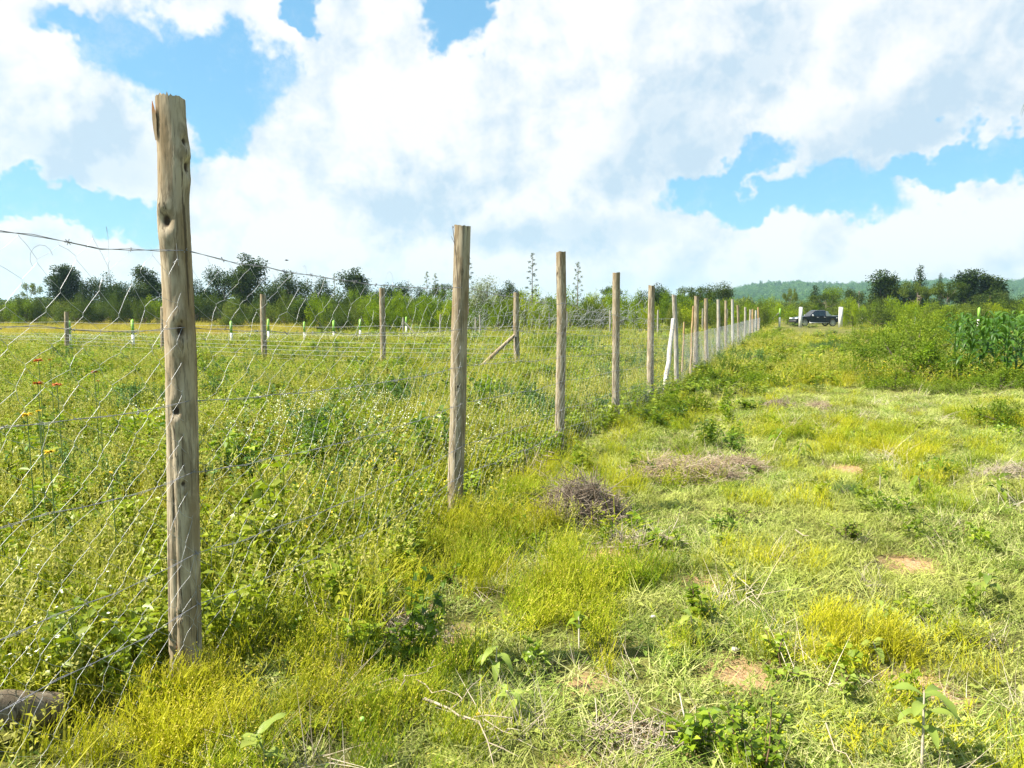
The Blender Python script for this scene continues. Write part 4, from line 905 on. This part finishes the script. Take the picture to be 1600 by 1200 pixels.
TR = [('sparse', 45, 444, 92, 40, 'pale sparse tree at the far left edge of the tree line'),
 ('darktall', 98, 419, 88, 42, 'tall dark tree, left half of the twin trees at the far left'), ('darktall', 114, 417, 89, 34, 'tall dark tree, right half of the twin trees at the far left'),
 ('conifer', 131, 441, 86, 22, 'small pointed dark tree beside the far left twin trees'), ('darkround', 160, 430, 88, 50, 'broad dark tree in the gap between the far left twins and the nearest post'),
 ('darkround', 190, 444, 82, 46, 'lower dark round tree in the left tree line'), ('darkround', 213, 442, 84, 46, 'dark round tree with a flat top just left of the nearest post'),
 ('darktall', 232, 419, 88, 34, 'tall dark tree touching the left side of the nearest post'), ('darkround', 258, 432, 88, 60, 'wide dark tree partly hidden by the nearest post'), ('darkround', 305, 440, 86, 52, 'dark tree just right of the nearest post'),
 ('darkround', 352, 420, 88, 50, 'broad dark tree left of the tallest tree in the tree line'), ('darktall', 392, 401, 90, 46, 'tallest dark tree of the left tree line'), ('darktall', 380, 425, 86, 36, 'dark tree leaning on the tallest tree of the left tree line'),
 ('darkround', 452, 427, 88, 58, 'wide dark dome shaped tree right of the third plot post'), ('darkround', 425, 447, 84, 40, 'low dark tree between the tallest tree and the dome shaped one'), ('darkround', 500, 436, 90, 44, 'grey green tree behind the barbed strand'),
 ('darktall', 557, 421, 88, 40, 'dark tree with a leaning top left of the fourth plot post'), ('darkround', 572, 446, 84, 44, 'low dark tree in front of the leaning topped tree'), ('darkround', 617, 444, 88, 50, 'dark tree right behind the fourth plot post'), ('darkround', 655, 450, 92, 40, 'small dark tree left of the faint agave stalks'),
 ('silver', 762, 434, 62, 66, 'silvery grey tree just right of the second tall post'), ('darkround', 795, 442, 78, 40, 'dark grey tree between the silvery tree and the agave stalk'), ('umbrella', 690, 445, 95, 40, 'flat topped acacia left of the second tall post'),
 ('umbrella', 950, 450, 92, 40, 'small flat topped acacia beside the fourth tall post'), ('darkround', 1035, 446, 80, 44, 'dark tree right of the fifth tall post'), ('umbrella', 1090, 450, 76, 64, 'flat topped acacia behind the middle fence posts'), ('darkround', 1128, 444, 86, 40, 'reddish dark tree at the left foot of the hill'),
 ('umbrella', 1234, 452, 120, 26, 'small flat topped acacia before the hill, left of the pickup'), ('conifer', 1272, 448, 110, 34, 'olive green pointed tree above the pickup'), ('greenround', 1300, 449, 110, 30, 'light green tree above the pickup tail'), ('darkround', 1334, 452, 115, 26, 'purplish dark tree beside the slim grey pole'),
 ('darktall', 1381, 424, 95, 42, 'tall dark tree standing alone against the hill right of the grey pole'), ('conifer', 1434, 418, 98, 36, 'tall pointed tree rising above the right hand acacias'), ('umbrella', 1432, 441, 92, 60, 'wide flat topped acacia left of the right dark trees'), ('umbrella', 1478, 443, 92, 60, 'wide flat topped acacia next to the right dark trees'),
 ('darktall', 1508, 424, 95, 44, 'tall dark tree, left of the pair at the right'), ('darkround', 1518, 438, 96, 50, 'broad dark tree in front of the right pair'), ('darktall', 1546, 431, 94, 44, 'tall dark tree, rightmost of the pair behind the maize'), ('darkround', 1410, 446, 96, 46, 'dark tree between the lone dark tree and the pointed one'),
 ('conifer', 1466, 430, 130, 18, 'slender pointed tree on the skyline between the pointed tree and the right pair'), ('darkround', 1590, 462, 88, 50, 'dark tree at the far right edge'), ('umbrella', 1290, 460, 100, 50, 'low flat crowned acacia right behind the pickup'), ('darkround', 1545, 456, 88, 40, 'low dark tree below the rightmost pair')]
for q in TR: tree(*q)
R = np.random.default_rng(11)
top_l = lambda px: float(np.interp(px, [-60, 100, 300, 480, 620, 700, 850, 1000, 1100, 1200, 1330, 1400, 1600, 1700], [474, 472, 466, 458, 456, 458, 458, 461, 466, 468, 470, 472, 472, 472]))
for k, px in enumerate(np.arange(-50, 1690, 21)):      # back row
    key = 'greenbush' if (px > 560 and R.random() < .62) else ('olivebush' if R.random() < .75 else 'greenbush'); Y = R.uniform(70, 84); Y = Y if not 1200 < px < 1330 else R.uniform(94, 104)
    tree(key, px + R.normal(0, 5), top_l(px) + R.normal(-1, 6), Y, R.uniform(38, 60), ('bright green' if key == 'greenbush' else 'dull olive') + ' bush in the back row of the long hedge on the horizon', 'bushes in the back row of the hedge, ' + key[:5], 'hedge_bush', 'bush')
for k, px in enumerate(np.arange(480, 1690, 27)):      # front row
    if 1195 < px < 1335: continue
    Y = R.uniform(56, 66) if px < 1200 else R.uniform(84, 92)
    key = 'greenbush' if R.random() < .7 else 'olivebush'
    tree(key, px + R.normal(0, 5), (473 if px < 1200 else 479) + R.normal(0, 4.5), Y, R.uniform(30, 52), ('bright green' if key == 'greenbush' else 'dull olive') + ' low bush in the front row of the long hedge on the horizon', 'bushes in the front row of the hedge, ' + key[:5], 'hedge_bush', 'bush')
for q in [('olivebush', 380, 491, 60, 60, 'low dark bush on the golden field by the third plot post'), ('olivebush', 350, 497, 62, 40, 'low bush at the edge of the golden field'), ('olivebush', 78, 495, 70, 30, 'small bush on the golden field at left'), ('darkround', 475, 470, 62, 60, 'dark leafy bush under the dome shaped tree'), ('olivebush', 520, 486, 56, 60, 'low dark bush before the small grey posts'), ('olivebush', 715, 488, 54, 60, 'dark low bush behind the second tall post')]:
    tree(*q, name='bush', cat='bush')

# woodland on the hills: one far-off mass
n = 9000; yy = 640 + 640 * rng.random(n) ** .7; xx = yy * rng.uniform(.0, .86, n); zz = hillz(xx, yy)
k = (vnoise(xx, yy, 60, 33, 3) > .30) & (zz > -1); xx, yy, zz = xx[k], yy[k], zz[k]
HM = [crown_mesh(kd, 900 + q, HL, 420, .11)[0] for q, kd in enumerate(['round', 'round', 'tall', 'bush', 'conifer'])]
sc = rng.uniform(6, 11, len(xx)); scatter('hill_woodland', np.stack([xx, yy, zz - 1.5], 1), HM, sc * 1.2, 'dark woodland covering the distant hill range on the right', zs=sc * rng.uniform(.7, 1.15, len(xx)), tilt=.03)
# low far wood line closing the horizon behind the hedge
n = 1500; yy = rng.uniform(150, 420, n); xx = yy * rng.uniform(-.85, .85, n); sc = rng.uniform(5, 8, n) * np.where(xx > 0, .8, 1)
scatter('far_trees', np.stack([xx, yy, np.zeros(n) - .8], 1), [crown_mesh(kd, 950 + q, OB, 900, .085)[0] for q, kd in enumerate(['round', 'bush', 'round'])], sc, 'far-off scrub and trees filling the plain behind the hedge', zs=sc * rng.uniform(.5, .9, n), tilt=.03)

# agave flower masts
def agave(px, ty, by, Y, label, pale=False):
    b = at(px, by, Y); z0 = float(gz(b[0], Y)); hgt = at(px, ty, Y)[2] - z0; th = thing('agave', label, 'agave', (b[0], Y, z0), 0, 'agaves with tall flower masts')
    R = np.random.default_rng(int(px)); g = G(); g.tube([[0, 0, 0], [.02, 0, hgt * .5], [.04, .0, hgt]], [.07, .05, .015], 6, r=.4); link('mast', g.mesh('mast', BARK), th)
    g = G(); gl = G(); m_ = 22; ends = []
    n = 34; gl.leaves(R.normal(0, .07, (n, 3)) * (1, 1, .55), R.normal(0, 1, (n, 3)) + (0, 0, .7), .11, .05, R.random(n), 0, .1); cl_ = gl.mesh('seed_cluster', OB if pale else DK)
    for q in range(m_):
        s = .45 + .55 * q / (m_ - 1); L = (.62 * (1 - s) ** .6 + .07) * (1.0 if q < m_ - 3 else .7); a = q * 2.4; p = np.array([.04 * s, 0, hgt * s]); e = p + (math.cos(a) * L, math.sin(a) * L, .16); g.tube([p, (p + e) / 2 - (0, 0, .03), e], [.014, .01, .008], 4, r=.4)
        ends.append(e)
    link('branches', g.mesh('branches', BARK), th)
    for e in ends: link('seed_cluster', cl_, th, loc=e, rot=(0, 0, R.random() * 6), scale=float(R.uniform(.8, 1.2)))
    g = G()
    for q in range(26): g.bigleaf((0, 0, .1), q * 2.4, R.uniform(.9, 1.3), .14, R.uniform(.3, 1.6), .2, R.random(), 4)
    link('rosette', g.mesh('rosette', DH), th)
agave(831, 400, 488, 66, 'agave with the taller dark flower mast between the second and third tall posts'); agave(902, 414, 486, 68, 'agave with the thinner flower mast right of the third tall post', True)
agave(667, 428, 486, 92, 'agave with a faint mast, left one of the two left of the second post', True); agave(680, 430, 486, 94, 'agave with a faint mast, right one of the two left of the second post', True); agave(732, 407, 486, 70, 'agave with a mast half hidden behind the second tall post'); agave(523, 430, 486, 95, 'agave with a faint mast above the barbed strand near the leaning topped tree', True)

# ------------------------------------------------------------------ shrubs on the right and by the fence
def shrub_mesh(seed, mat, n=3600, L=.055, fl=None):
    R = np.random.default_rng(seed); lob = []
    for q in range(26): a = R.random() * 6.28; w = math.sqrt(R.random()) * .8; lob.append((math.cos(a) * w, math.sin(a) * w, R.uniform(.15, .82 - w * .5), R.uniform(.14, .26)))
    lob = np.array(lob); pk = R.integers(0, len(lob), n); d = R.normal(0, 1, (n, 3)); d /= np.linalg.norm(d, axis=1)[:, None]
    P_ = lob[pk, :3] + d * (R.random(n) ** .5)[:, None] * lob[pk, 3:4]; P_[:, 2] = np.abs(P_[:, 2]); g = G(); g.leaves(P_, d + R.normal(0, .8, (n, 3)), L * R.uniform(.6, 1.4, n), L * .45, R.random(n), .15)
    for l in lob: # shoots standing out of the outline
        m_ = 3; b = l[:3] + R.normal(0, .05, (m_, 3)); e = b + R.normal(0, .09, (m_, 3)) + (0, 0, .24); g.segs(b, e, .004, 3, r=.5)
        for q in range(7): s = R.random((m_, 1)) * .8 + .2; g.leaves(b + (e - b) * s, R.normal(0, 1, (m_, 3)) + (0, 0, .3), L, L * .4, R.random(m_))
    cm = g.mesh('foliage', mat); g = G()
    for l in lob: g.tube([[0, 0, 0], [l[0] * .4, l[1] * .4, l[2] * .6], l[:3]], [.014, .01, .004], 4, cap=False)
    return cm, g.mesh('stems', BARK)
SHL = [shrub_mesh(200 + q, SHR) for q in range(4)] + [shrub_mesh(210 + q, DH) for q in range(2)]
def shrub(v, px, by, Y, w, h, label, group=None):
    x = (px - 800) / FPX * (Y + .14); o = thing('shrub', label, 'shrub', (x, Y, float(gz(x, Y)) - .02), rng.uniform(0, 6.28), group); o.scale = (w / 1.9, w / 1.9, h / .95); link('foliage', SHL[v][0], o); link('stems', SHL[v][1], o)
for q in [(0, 1400, 0, 21.5, 2.9, 1.25, 'largest leafy shrub at the middle of the right hand thicket'), (1, 1450, 0, 19, 3.0, 1.1, 'shrub right of the largest one in the thicket'), (2, 1360, 0, 26, 2.6, 1.1, 'shrub at the left end of the thicket, behind the largest one'),
          (3, 1500, 0, 18.5, 2.0, .75, 'low shrub in front of the maize'), (1, 1560, 0, 16.5, 1.8, .55, 'low shrub at the right edge below the maize'), (0, 1430, 0, 30, 3.4, 1.5, 'tall rear shrub behind the thicket'), (2, 1500, 0, 34, 3.6, 1.7, 'bright rounded shrub behind the maize'),
          (3, 1440, 0, 38, 5.0, 1.85, 'wide dome shaped shrub at the back of the thicket'), (0, 1340, 0, 36, 3.0, 1.0, 'shrub where the thicket meets the track'), (2, 1475, 0, 15.5, 1.2, .42, 'small shrub at the front of the thicket'), (1, 1395, 0, 16.5, 1.6, .5, 'small shrub before the largest shrub'),
          (4, 1160, 0, 24, 1.9, .75, 'dark shrub growing against the far netting'), (4, 1326, 0, 6.5, .30, .20, 'small dark shrub alone on the turf at right'), (5, 1290, 0, 34, 1.6, .6, 'low dark shrub left of the thicket'), (3, 1195, 0, 42, 3.0, .8, 'brownish shrub at the far end of the netting'), (1, 1215, 0, 58, 3.0, .6, 'wide low shrub before the gateway'),
          (4, 820, 0, 12., 1.3, .62, 'dark bluish shrub inside the fence between the second and third tall posts'), (5, 610, 0, 15.5, 1.9, .60, 'bluish shrub inside the fence left of the second tall post'), (0, 1330, 0, 20, 1.4, .5, 'low green shrub on the track edge left of the thicket'), (3, 1570, 0, 11, 1.3, .42, 'small shrub at the right edge of the turf'), (2, 870, 0, 30, 2.6, .9, 'olive shrub seen between the third and fourth tall posts'), (1, 1110, 0, 17, 1.4, .5, 'leafy green shrub at the foot of the seventh post'), (3, 1175, 0, 17, 1.6, .42, 'low leafy shrub beside the track'), (0, 1030, 0, 11.6, 1.1, .36, 'leafy clump at the foot of the fifth post'), (2, 1070, 0, 12.6, 1.3, .4, 'leafy clump right of the fifth post'), (1, 1130, 0, 20, 1.6, .6, 'leafy shrub at the start of the far netting')]: shrub(*q)

# maize
def maize_mesh(seed):
    R = np.random.default_rng(seed); g = G(); g.tube([[0, 0, 0], [.01, .01, .9], [.0, .02, 1.5]], [.016, .012, .005], 5, r=.3); a0 = R.random() * 6.28
    for q in range(11): g.bigleaf((0, 0, .2 + q * .12), a0 + (q % 2) * math.pi + R.normal(0, .35), R.uniform(.6, .9), .085, R.uniform(.8, 1.3), R.uniform(.8, 1.3), R.random(), 7)
    return g.mesh('maize_plant', MZ)
MM = [maize_mesh(300 + q) for q in range(5)]; R = np.random.default_rng(8)
for row in range(9):
    Y = 18.5 + row * 1.9
    for c_ in range(14):
        x0 = (1512 - row * 3 - 800) / FPX * Y + c_ * .40 + R.normal(0, .08)
        if x0 > Y * .72: continue
        yq = Y + R.normal(0, .15); o = link('maize_plant', MM[R.integers(0, 5)], loc=(x0, yq, float(gz(x0, yq))), rot=(R.normal(0, .05), R.normal(0, .05), R.random() * 6.28), scale=float(R.uniform(.85, 1.12))); tag(o, 'dark green maize plant in the crop at the right edge', 'maize plant', 'maize plants in the crop')

# ------------------------------------------------------------------ brush piles and dead branch
def brush(px, by, Y, w, d, h, n, mat, label, seed, up=.35):
    R = np.random.default_rng(seed); x = (px - 800) / FPX * (Y + .14); z0 = float(gz(x, Y)); g = G(); A = []; B = []; rr = []; rd = []
    for q in range(n):
        a = R.random() * 6.28; q_ = math.sqrt(R.random()); c = np.array([math.cos(a) * q_ * w / 2, math.sin(a) * q_ * d / 2, 0]); c[2] = R.random() * h * (1 - q_ ** 2) * .9 + .02; dr = R.normal(0, 1, 3) * (1, .8, up); dr /= np.linalg.norm(dr); L = R.uniform(.12, .42) * (.5 + w / 2); cur = R.normal(0, .25, 3); p = c - dr * L / 2; r0 = R.random(); m_ = 4
        for s in range(m_):
            e = p + dr * L / m_; e[2] = max(e[2], .005); A.append(p); B.append(e); rr.append(r0); rd.append(R.uniform(.0012, .0032)); dr = dr + cur * .35; dr /= np.linalg.norm(dr)
            if R.random() < .5: d2 = dr + R.normal(0, .7, 3); A.append(e); B.append(e + d2 / np.linalg.norm(d2) * L * .28); rr.append(r0); rd.append(.0012)
            p = e
    g.segs(A, B, np.array(rd), 3, r=np.array(rr)); o = link('brush_pile', g.mesh('brush_pile', mat), loc=(x, Y, z0)); tag(o, label, 'brush pile'); return o
brush(908, 800, 5.6, .66, .5, .34, 1050, TWIG, 'dense grey brown pile of cut brush right of the second tall post', 1, up=.8)
brush(1065, 745, 7.15, 1.1, .7, .24, 620, TWIGP, 'pale flatter brush pile of dry twigs beyond the dense one', 2); brush(1145, 720, 7.7, .55, .4, .12, 260, TWIGP, 'small patch of pale twigs at the right end of the flat brush pile', 3)
brush(1215, 632, 13.2, .55, .5, .12, 350, TWIG, 'small low heap of grey twigs on the track beside the yellow grass', 4); brush(1278, 632, 13.2, .45, .4, .10, 220, TWIGP, 'small pinkish heap of twigs right of the grey one on the track', 5)
brush(1000, 860, 5.0, .5, .3, .04, 160, DRY, 'thin scatter of dry twigs in front of the dense brush pile', 6); brush(1575, 745, 7.1, .5, .3, .08, 160, DRY, 'small pale twigs at the right edge of the turf', 7); brush(840, 690, 6.6, .5, .3, .5, 40, TWIG, 'few long twigs standing out left of the dense brush pile', 8, up=1.2)
brush(640, 985, 3.55, .35, .25, .05, 160, DRY, 'little tangle of dry stems on the bare soil patch before the second post', 9); brush(1010, 1130, 2.7, .5, .25, .03, 110, DRY, 'dry litter of thin stems at the bottom middle', 10)
def branch(pts, Y_, seed, label, rad=.006):
    R = np.random.default_rng(seed); g = G(); P0 = None
    for (poly, r0) in pts:
        W_ = []
        for (px, py) in poly:
            d = dir_px(px, py); hh = .085; k_ = (H - hh) / -d[2]; W_.append(np.array([d[0] * k_, d[1] * k_, hh]))
        W_ = np.array(W_)
        if P0 is None: P0 = W_[0].copy(); P0[2] = 0
        W_[:, 2] += R.normal(0, .012, len(W_)); g.tube(W_ - P0, np.linspace(r0, r0 * .35, len(W_)) * .75, 6, r=.35)
    o = link('dead_branch', g.mesh('dead_branch', DRY), loc=P0); tag(o, label, 'branch')
branch([([(662, 1093), (680, 1102), (700, 1108), (725, 1117), (760, 1122), (800, 1124)], .008), ([(725, 1117), (748, 1130), (762, 1160), (772, 1200)], .005), ([(762, 1160), (785, 1172), (810, 1178)], .003), ([(755, 1122), (785, 1140), (800, 1150)], .003), ([(705, 1108), (722, 1092), (735, 1070), (752, 1058)], .004), ([(722, 1092), (712, 1080)], .003)], 2.6, 1, 'forked pale dead branch lying on the turf at the bottom left of centre', .007)
branch([([(585, 1071), (600, 1062), (617, 1058), (630, 1057), (633, 1064), (650, 1060), (668, 1048), (678, 1034)], .006), ([(633, 1064), (622, 1076), (618, 1086)], .004), ([(650, 1060), (665, 1068), (675, 1079), (695, 1080), (715, 1086)], .004), ([(668, 1048), (685, 1036), (700, 1030)], .003)], 2.8, 2, 'thin angular dead branch above the forked one')
branch([([(1290, 1140), (1305, 1158), (1322, 1180), (1334, 1195)], .004)], 2.5, 3, 'straight pale dry stick at the bottom right below the yellow tuft'); branch([([(1243, 826), (1255, 836), (1264, 842)], .006)], 5, 4, 'short pale stick on the turf left of the small dark shrub')

# ------------------------------------------------------------------ single plants on the turf
def gpt(px, py, hh=0.):
    d = dir_px(px, py); k_ = (H - hh) / -d[2]; x, y = d[0] * k_, d[1] * k_; return np.array([x, y, float(gz(x, y))])
def sapling(px, by, hgt, nl, L, Wd, label, seed, mat=None, stemc=None, group=None, droop=.75):
    R = np.random.default_rng(seed); p = gpt(px, by); th = thing('sapling', label, 'sapling', p, 0, group); g = G(); lean = R.normal(0, .04, 2); g.tube([[0, 0, -.02], [lean[0] * .4, lean[1] * .4, hgt * .5], [lean[0], lean[1], hgt]], [.0055, .0045, .003], 6, r=.8); link('stem', g.mesh('stem', stemc or DRY), th)
    for q in range(nl):
        s = .45 + .55 * (q + 1) / nl; g = G(); a = q * 2.4 + R.normal(0, .3); g.bigleaf((lean[0] * s, lean[1] * s, hgt * s), a, L * R.uniform(.75, 1.15), Wd * R.uniform(.8, 1.15), R.uniform(.2, .7), droop * R.uniform(.7, 1.3), R.random(), 7); link('leaf', g.mesh('leaf', mat or BG, smooth=True), th)
sapling(1440, 1205, .27, 11, .13, .038, 'large sapling with long drooping leaves at the bottom right', 1)
sapling(1536, 945, .17, 9, .11, .034, 'sapling with hanging leaves on the pale turf at the right edge', 2); sapling(1602, 1195, .26, 8, .14, .042, 'sapling cut by the right edge of the picture', 3)
sapling(1385, 980, .12, 7, .10, .028, 'small dull sapling above the right yellow tuft', 4); sapling(1085, 1000, .15, 8, .10, .028, 'pale green sapling with spread leaves right of centre', 5); sapling(1560, 790, .20, 9, .15, .04, 'sapling with dark narrow leaves, rightmost in the row on the turf', 6, mat=SHR)
sapling(1375, 765, .22, 8, .14, .032, 'sapling with arched dark leaves, leftmost in the row on the turf', 7, mat=SHR); sapling(1475, 750, .20, 8, .14, .032, 'sapling with arched dark leaves in the middle of the row on the turf', 8, mat=SHR); sapling(1440, 775, .18, 8, .13, .03, 'sapling low between the two dark leaved ones', 9, mat=SHR)
sapling(428, 1215, .17, 4, .10, .045, 'little seedling with two bright yellow green leaves at the bottom edge', 10, stemc=STEM, droop=.3); sapling(775, 1070, .16, 8, .11, .03, 'sapling with folded leaves among the yellow grass at the bottom centre', 11); sapling(905, 1010, .16, 8, .07, .026, 'small bluish leaved sapling in the middle foreground', 12, mat=SHR); sapling(1205, 700, .26, 8, .18, .045, 'sapling on the left border of the distant yellow patch', 13, mat=SHR)
sapling(1245, 715, .2, 7, .16, .035, 'sapling with curled leaves below the distant yellow patch', 14, mat=SHR); sapling(815, 1115, .14, 7, .09, .028, 'bright leaved sapling left of the bare soil at the bottom', 15); sapling(1375, 1035, .1, 6, .08, .03, 'tiny yellow green seedling right of the yellow tuft', 16)
def bushy(px, by, hgt, stems, label, seed, mat=None, L=.042, berries=False, w=.09):
    R = np.random.default_rng(seed); p = gpt(px, by); th = thing('leafy_plant', label, 'plant', p); g = G(); gl = G()
    for q in range(stems):
        b = np.array([*R.normal(0, w * .35, 2), 0]); e = np.array([*R.normal(0, w, 2), hgt * R.uniform(.55, 1)]); g.tube([b, (b + e) / 2 + R.normal(0, .01, 3), e], [.004, .003, .002], 5, r=.2); n = int(26 * hgt / .3)
        for s in np.linspace(.12, 1, n): a = R.random() * 6.28; gl.leaves([b + (e - b) * s], [[math.cos(a), math.sin(a), R.uniform(0, .6)]], L * R.uniform(.6, 1.1), L * .62, R.random(), .2)
    link('stems', g.mesh('stems', STEMB), th); link('foliage', gl.mesh('foliage', mat or BL), th)
    if berries:
        g = G(); 
        for q in range(26): c_ = np.array([*R.normal(0, w * .9, 2), hgt * R.uniform(.55, 1.)]); g.add(c_ + np.array([[1, 0, 0], [0, 1, 0], [-1, 0, 0], [0, -1, 0], [0, 0, 1], [0, 0, -1]]) * .006, tri=[[0, 1, 4], [1, 2, 4], [2, 3, 4], [3, 0, 4], [1, 0, 5], [2, 1, 5], [3, 2, 5], [0, 3, 5]])
        link('buds', g.mesh('buds', YG), th)
bushy(1190, 1225, .34, 8, 'dark stemmed leafy plant with pale buds standing at the bottom right of centre', 1, berries=True, w=.07); bushy(1150, 1190, .26, 4, 'smaller budded stem left of the dark stemmed leafy plant', 5, berries=True, w=.04)
bushy(1090, 965, .22, 7, 'bright green upright weed right of centre', 2, L=.05, w=.06); bushy(1215, 1035, .16, 5, 'small green weed above the budded plant', 3, w=.05); bushy(92, 1055, .36, 5, 'pale leaved weed behind the netting at the lower left', 4, L=.07, w=.06, mat=BG)
bushy(1310, 1090, .15, 7, 'weed with whitish leaf tips right of the budded plant', 6, mat=BG, w=.08); bushy(1330, 845, .16, 9, 'compact dark green weed on the turf at right', 7, mat=BL, w=.09); bushy(1150, 815, .12, 6, 'small bright weed below the flat brush pile', 8, w=.06)
bushy(1490, 845, .13, 6, 'low yellowish weed right of the compact dark weed', 9, mat=BG, w=.1); bushy(700, 915, .12, 5, 'low green weed in the yellow grass left of the brush pile', 10, w=.08)

def flowerstalk(px, py, Y, s, label, mat, name='orange_flower', n=1):
    p = at(px, py, Y); z0 = float(gz(p[0], Y)); th = thing(name, label, 'flower', (p[0], Y, z0)); hh = p[2] - z0; g = G(); g.tube([[0, 0, 0], [.01, 0, hh * .5], [0, 0, hh]], [.004, .0035, .003], 5, r=.3); link('stalk', g.mesh('stalk', STEM), th)
    R = np.random.default_rng(int(px * 7 + py)); g = G(); m_ = 70; a = R.random(m_) * 6.28; d = np.stack([np.cos(a), np.sin(a), R.uniform(-.25, .5, m_)], 1); g.leaves(np.zeros((m_, 3)) + (0, 0, hh), d, s * R.uniform(.6, 1.1, m_), s * .25, R.random(m_), .1); link('petals', g.mesh('petals', mat), th)
    g = G(); m_ = 10; a = R.random(m_) * 6.28; g.leaves(np.stack([np.zeros(m_), np.zeros(m_), R.uniform(.1, .85, m_) * hh], 1), np.stack([np.cos(a), np.sin(a), np.full(m_, .3)], 1), .08, .03, R.random(m_)); link('leaves', g.mesh('leaves', BL), th)
for px, py, Y, s, lb_ in [(60, 563, 6.6, .045, 'orange flower head, topmost at the far left'), (59, 599, 5.6, .042, 'orange flower head below the topmost one at the far left'), (89, 601, 5.6, .04, 'orange flower head, right one of the low pair'), (147, 581, 6.6, .035, 'orange flower head standing apart to the right'), (153, 595, 6.6, .018, 'tiny orange flower bud below the separate orange head'), (78, 562, 7.2, .018, 'tiny orange bud beside the topmost orange head')]: flowerstalk(px, py, Y, s, lb_, ORFL)
for px, py, Y, s, lb_ in [(42, 648, 4.6, .04, 'yellow flower at the left edge below the orange heads'), (60, 642, 4.8, .02, 'small yellow flower beside the left edge one'), (77, 706, 4., .032, 'yellow flower lower left behind the netting'), (173, 738, 4.1, .014, 'small yellow flower left of the nearest post')]: flowerstalk(px, py, Y, s, lb_, YELFL, 'yellow_flower')
# fruits and stones
def ball(name, px, py, r, mat, label, cat, sq=(1, 1, 1), hh=.05):
    p = gpt(px, py, hh); R = np.random.default_rng(int(px)); g = G(); n = 12; m_ = 8; V = []
    for i_ in range(m_ + 1):
        for j_ in range(n): a = j_ / n * 6.283; e = (i_ / m_ - .5) * math.pi; V.append(np.array([math.cos(e) * math.cos(a), math.cos(e) * math.sin(a), math.sin(e)]) * r * np.array(sq) * (1 + R.normal(0, .03 if cat != 'stone' else .08)))
    g.add(V, quad=[[i_ * n + j_, i_ * n + (j_ + 1) % n, (i_ + 1) * n + (j_ + 1) % n, (i_ + 1) * n + j_] for i_ in range(m_) for j_ in range(n)]); o = link(name, g.mesh(name, mat, smooth=True), loc=(p[0], p[1], p[2] + hh)); tag(o, label, cat)
ball('green_fruit', 566, 1114, .0095, plain('green_fruit_skin', (.30, .55, .12), .35), 'small round green fruit lying in the yellow grass at the bottom', 'fruit', hh=.12); ball('yellow_fruit', 747, 1103, .0085, plain('yellow_fruit_skin', (.62, .42, .04), .4), 'small yellow fruit beside the forked dead branch', 'fruit', hh=.09)
ball('stone', 1489, 690, .045, STONE, 'pale flat stone on the turf at the right', 'stone', (1.1, 1, .45), hh=.03); ball('stone', 1148, 1010, .018, STONE, 'small pale stone above the bare soil patch', 'stone', (1, 1, .5), hh=.02); ball('stone', 1020, 960, .016, STONE, 'small pinkish stone in the turf at the centre', 'stone', (1, .8, .5), hh=.04); ball('stone', 1433, 1062, .04, plain('clay_lump', (.50, .33, .2), .9, noise=(20, (.38, .23, .13), .4, .6)), 'reddish clay lump on the soil patch at the right', 'stone', (1.6, .8, .35), hh=.015)

# a small bird high over the tree line
p = at(448, 407, 60); g = G(); g.tube([[-.16, 0, 0], [-.05, 0, .0], [.08, 0, .01], [.16, 0, .02]], [.008, .035, .035, .008], 6); me_b = g.mesh('body', BLK)
bd = thing('bird', 'tiny dark bird flying over the tree line left of centre', 'bird', p); link('body', me_b, bd)
for sgn in (-1, 1): g = G(); g.add([[-.06, 0, .02], [.07, 0, .02], [.02, sgn * .14, .08], [-.05, sgn * .3, .03]], quad=[[0, 1, 2, 3]]); link('wing', g.mesh('wing', BLK), bd)

# tree just outside the right edge: leaf tips hang into view
x0, y0 = 4.6, 4.6; th = thing('overhanging_tree', 'dark leaf tips hanging into view at the upper right edge', 'tree', (x0, y0, float(gz(x0, y0))))
g = G(); g.tube([[0, 0, -.1], [.03, 0, 1.2], [0, 0, 2.6], [.1, 0, 4.]], [.11, .09, .07, .03], 10)
for (px, py) in [(1603, 165), (1604, 245)]:
    e = at(px + 12, py - 12, 4.4) - np.array(th.location); g.tube([[0, 0, e[2] - .3], [e[0] * .5, e[1] * .5, e[2] + .02], e], [.03, .015, .005], 6)
link('trunk', g.mesh('trunk', BARK), th); g = G()
for (px, py) in [(1603, 165), (1605, 245)]:
    e = at(px + 12, py - 12, 4.4) - np.array(th.location)
    for q in range(5): g.bigleaf(e + rng.normal(0, .01, 3), rng.uniform(2.2, 4.2), rng.uniform(.04, .07), .012, -.6, .9, rng.random(), 4)
n = 900; d = rng.normal(0, 1, (n, 3)); d /= np.linalg.norm(d, axis=1)[:, None]; Pq = np.array([.95, 0, 3.6]) + d * rng.random((n, 1)) ** .4 * (.7, .8, .8); g.leaves(Pq, d + (0, 0, -1), .11, .02, rng.random(n), .3)
link('crown', g.mesh('crown', DK), th)

# ------------------------------------------------------------------ air
g = G(); g.box((900, 1240, 45), (7000, 3800, 100)); hz = link('haze', g.mesh('haze', plain('tmp_air', (1, 1, 1))))
m, t = newmat('pale_air'); vol = t.n('ShaderNodeVolumePrincipled'); vol.inputs['Density'].default_value = .00022; vol.inputs['Color'].default_value = (.55, .86, 1., 1); vol.inputs['Anisotropy'].default_value = .2
o = t.n('ShaderNodeOutputMaterial'); t.l(vol.outputs[0], o.inputs['Volume']); hz.data.materials.clear(); hz.data.materials.append(m); tag(hz, kind='stuff')
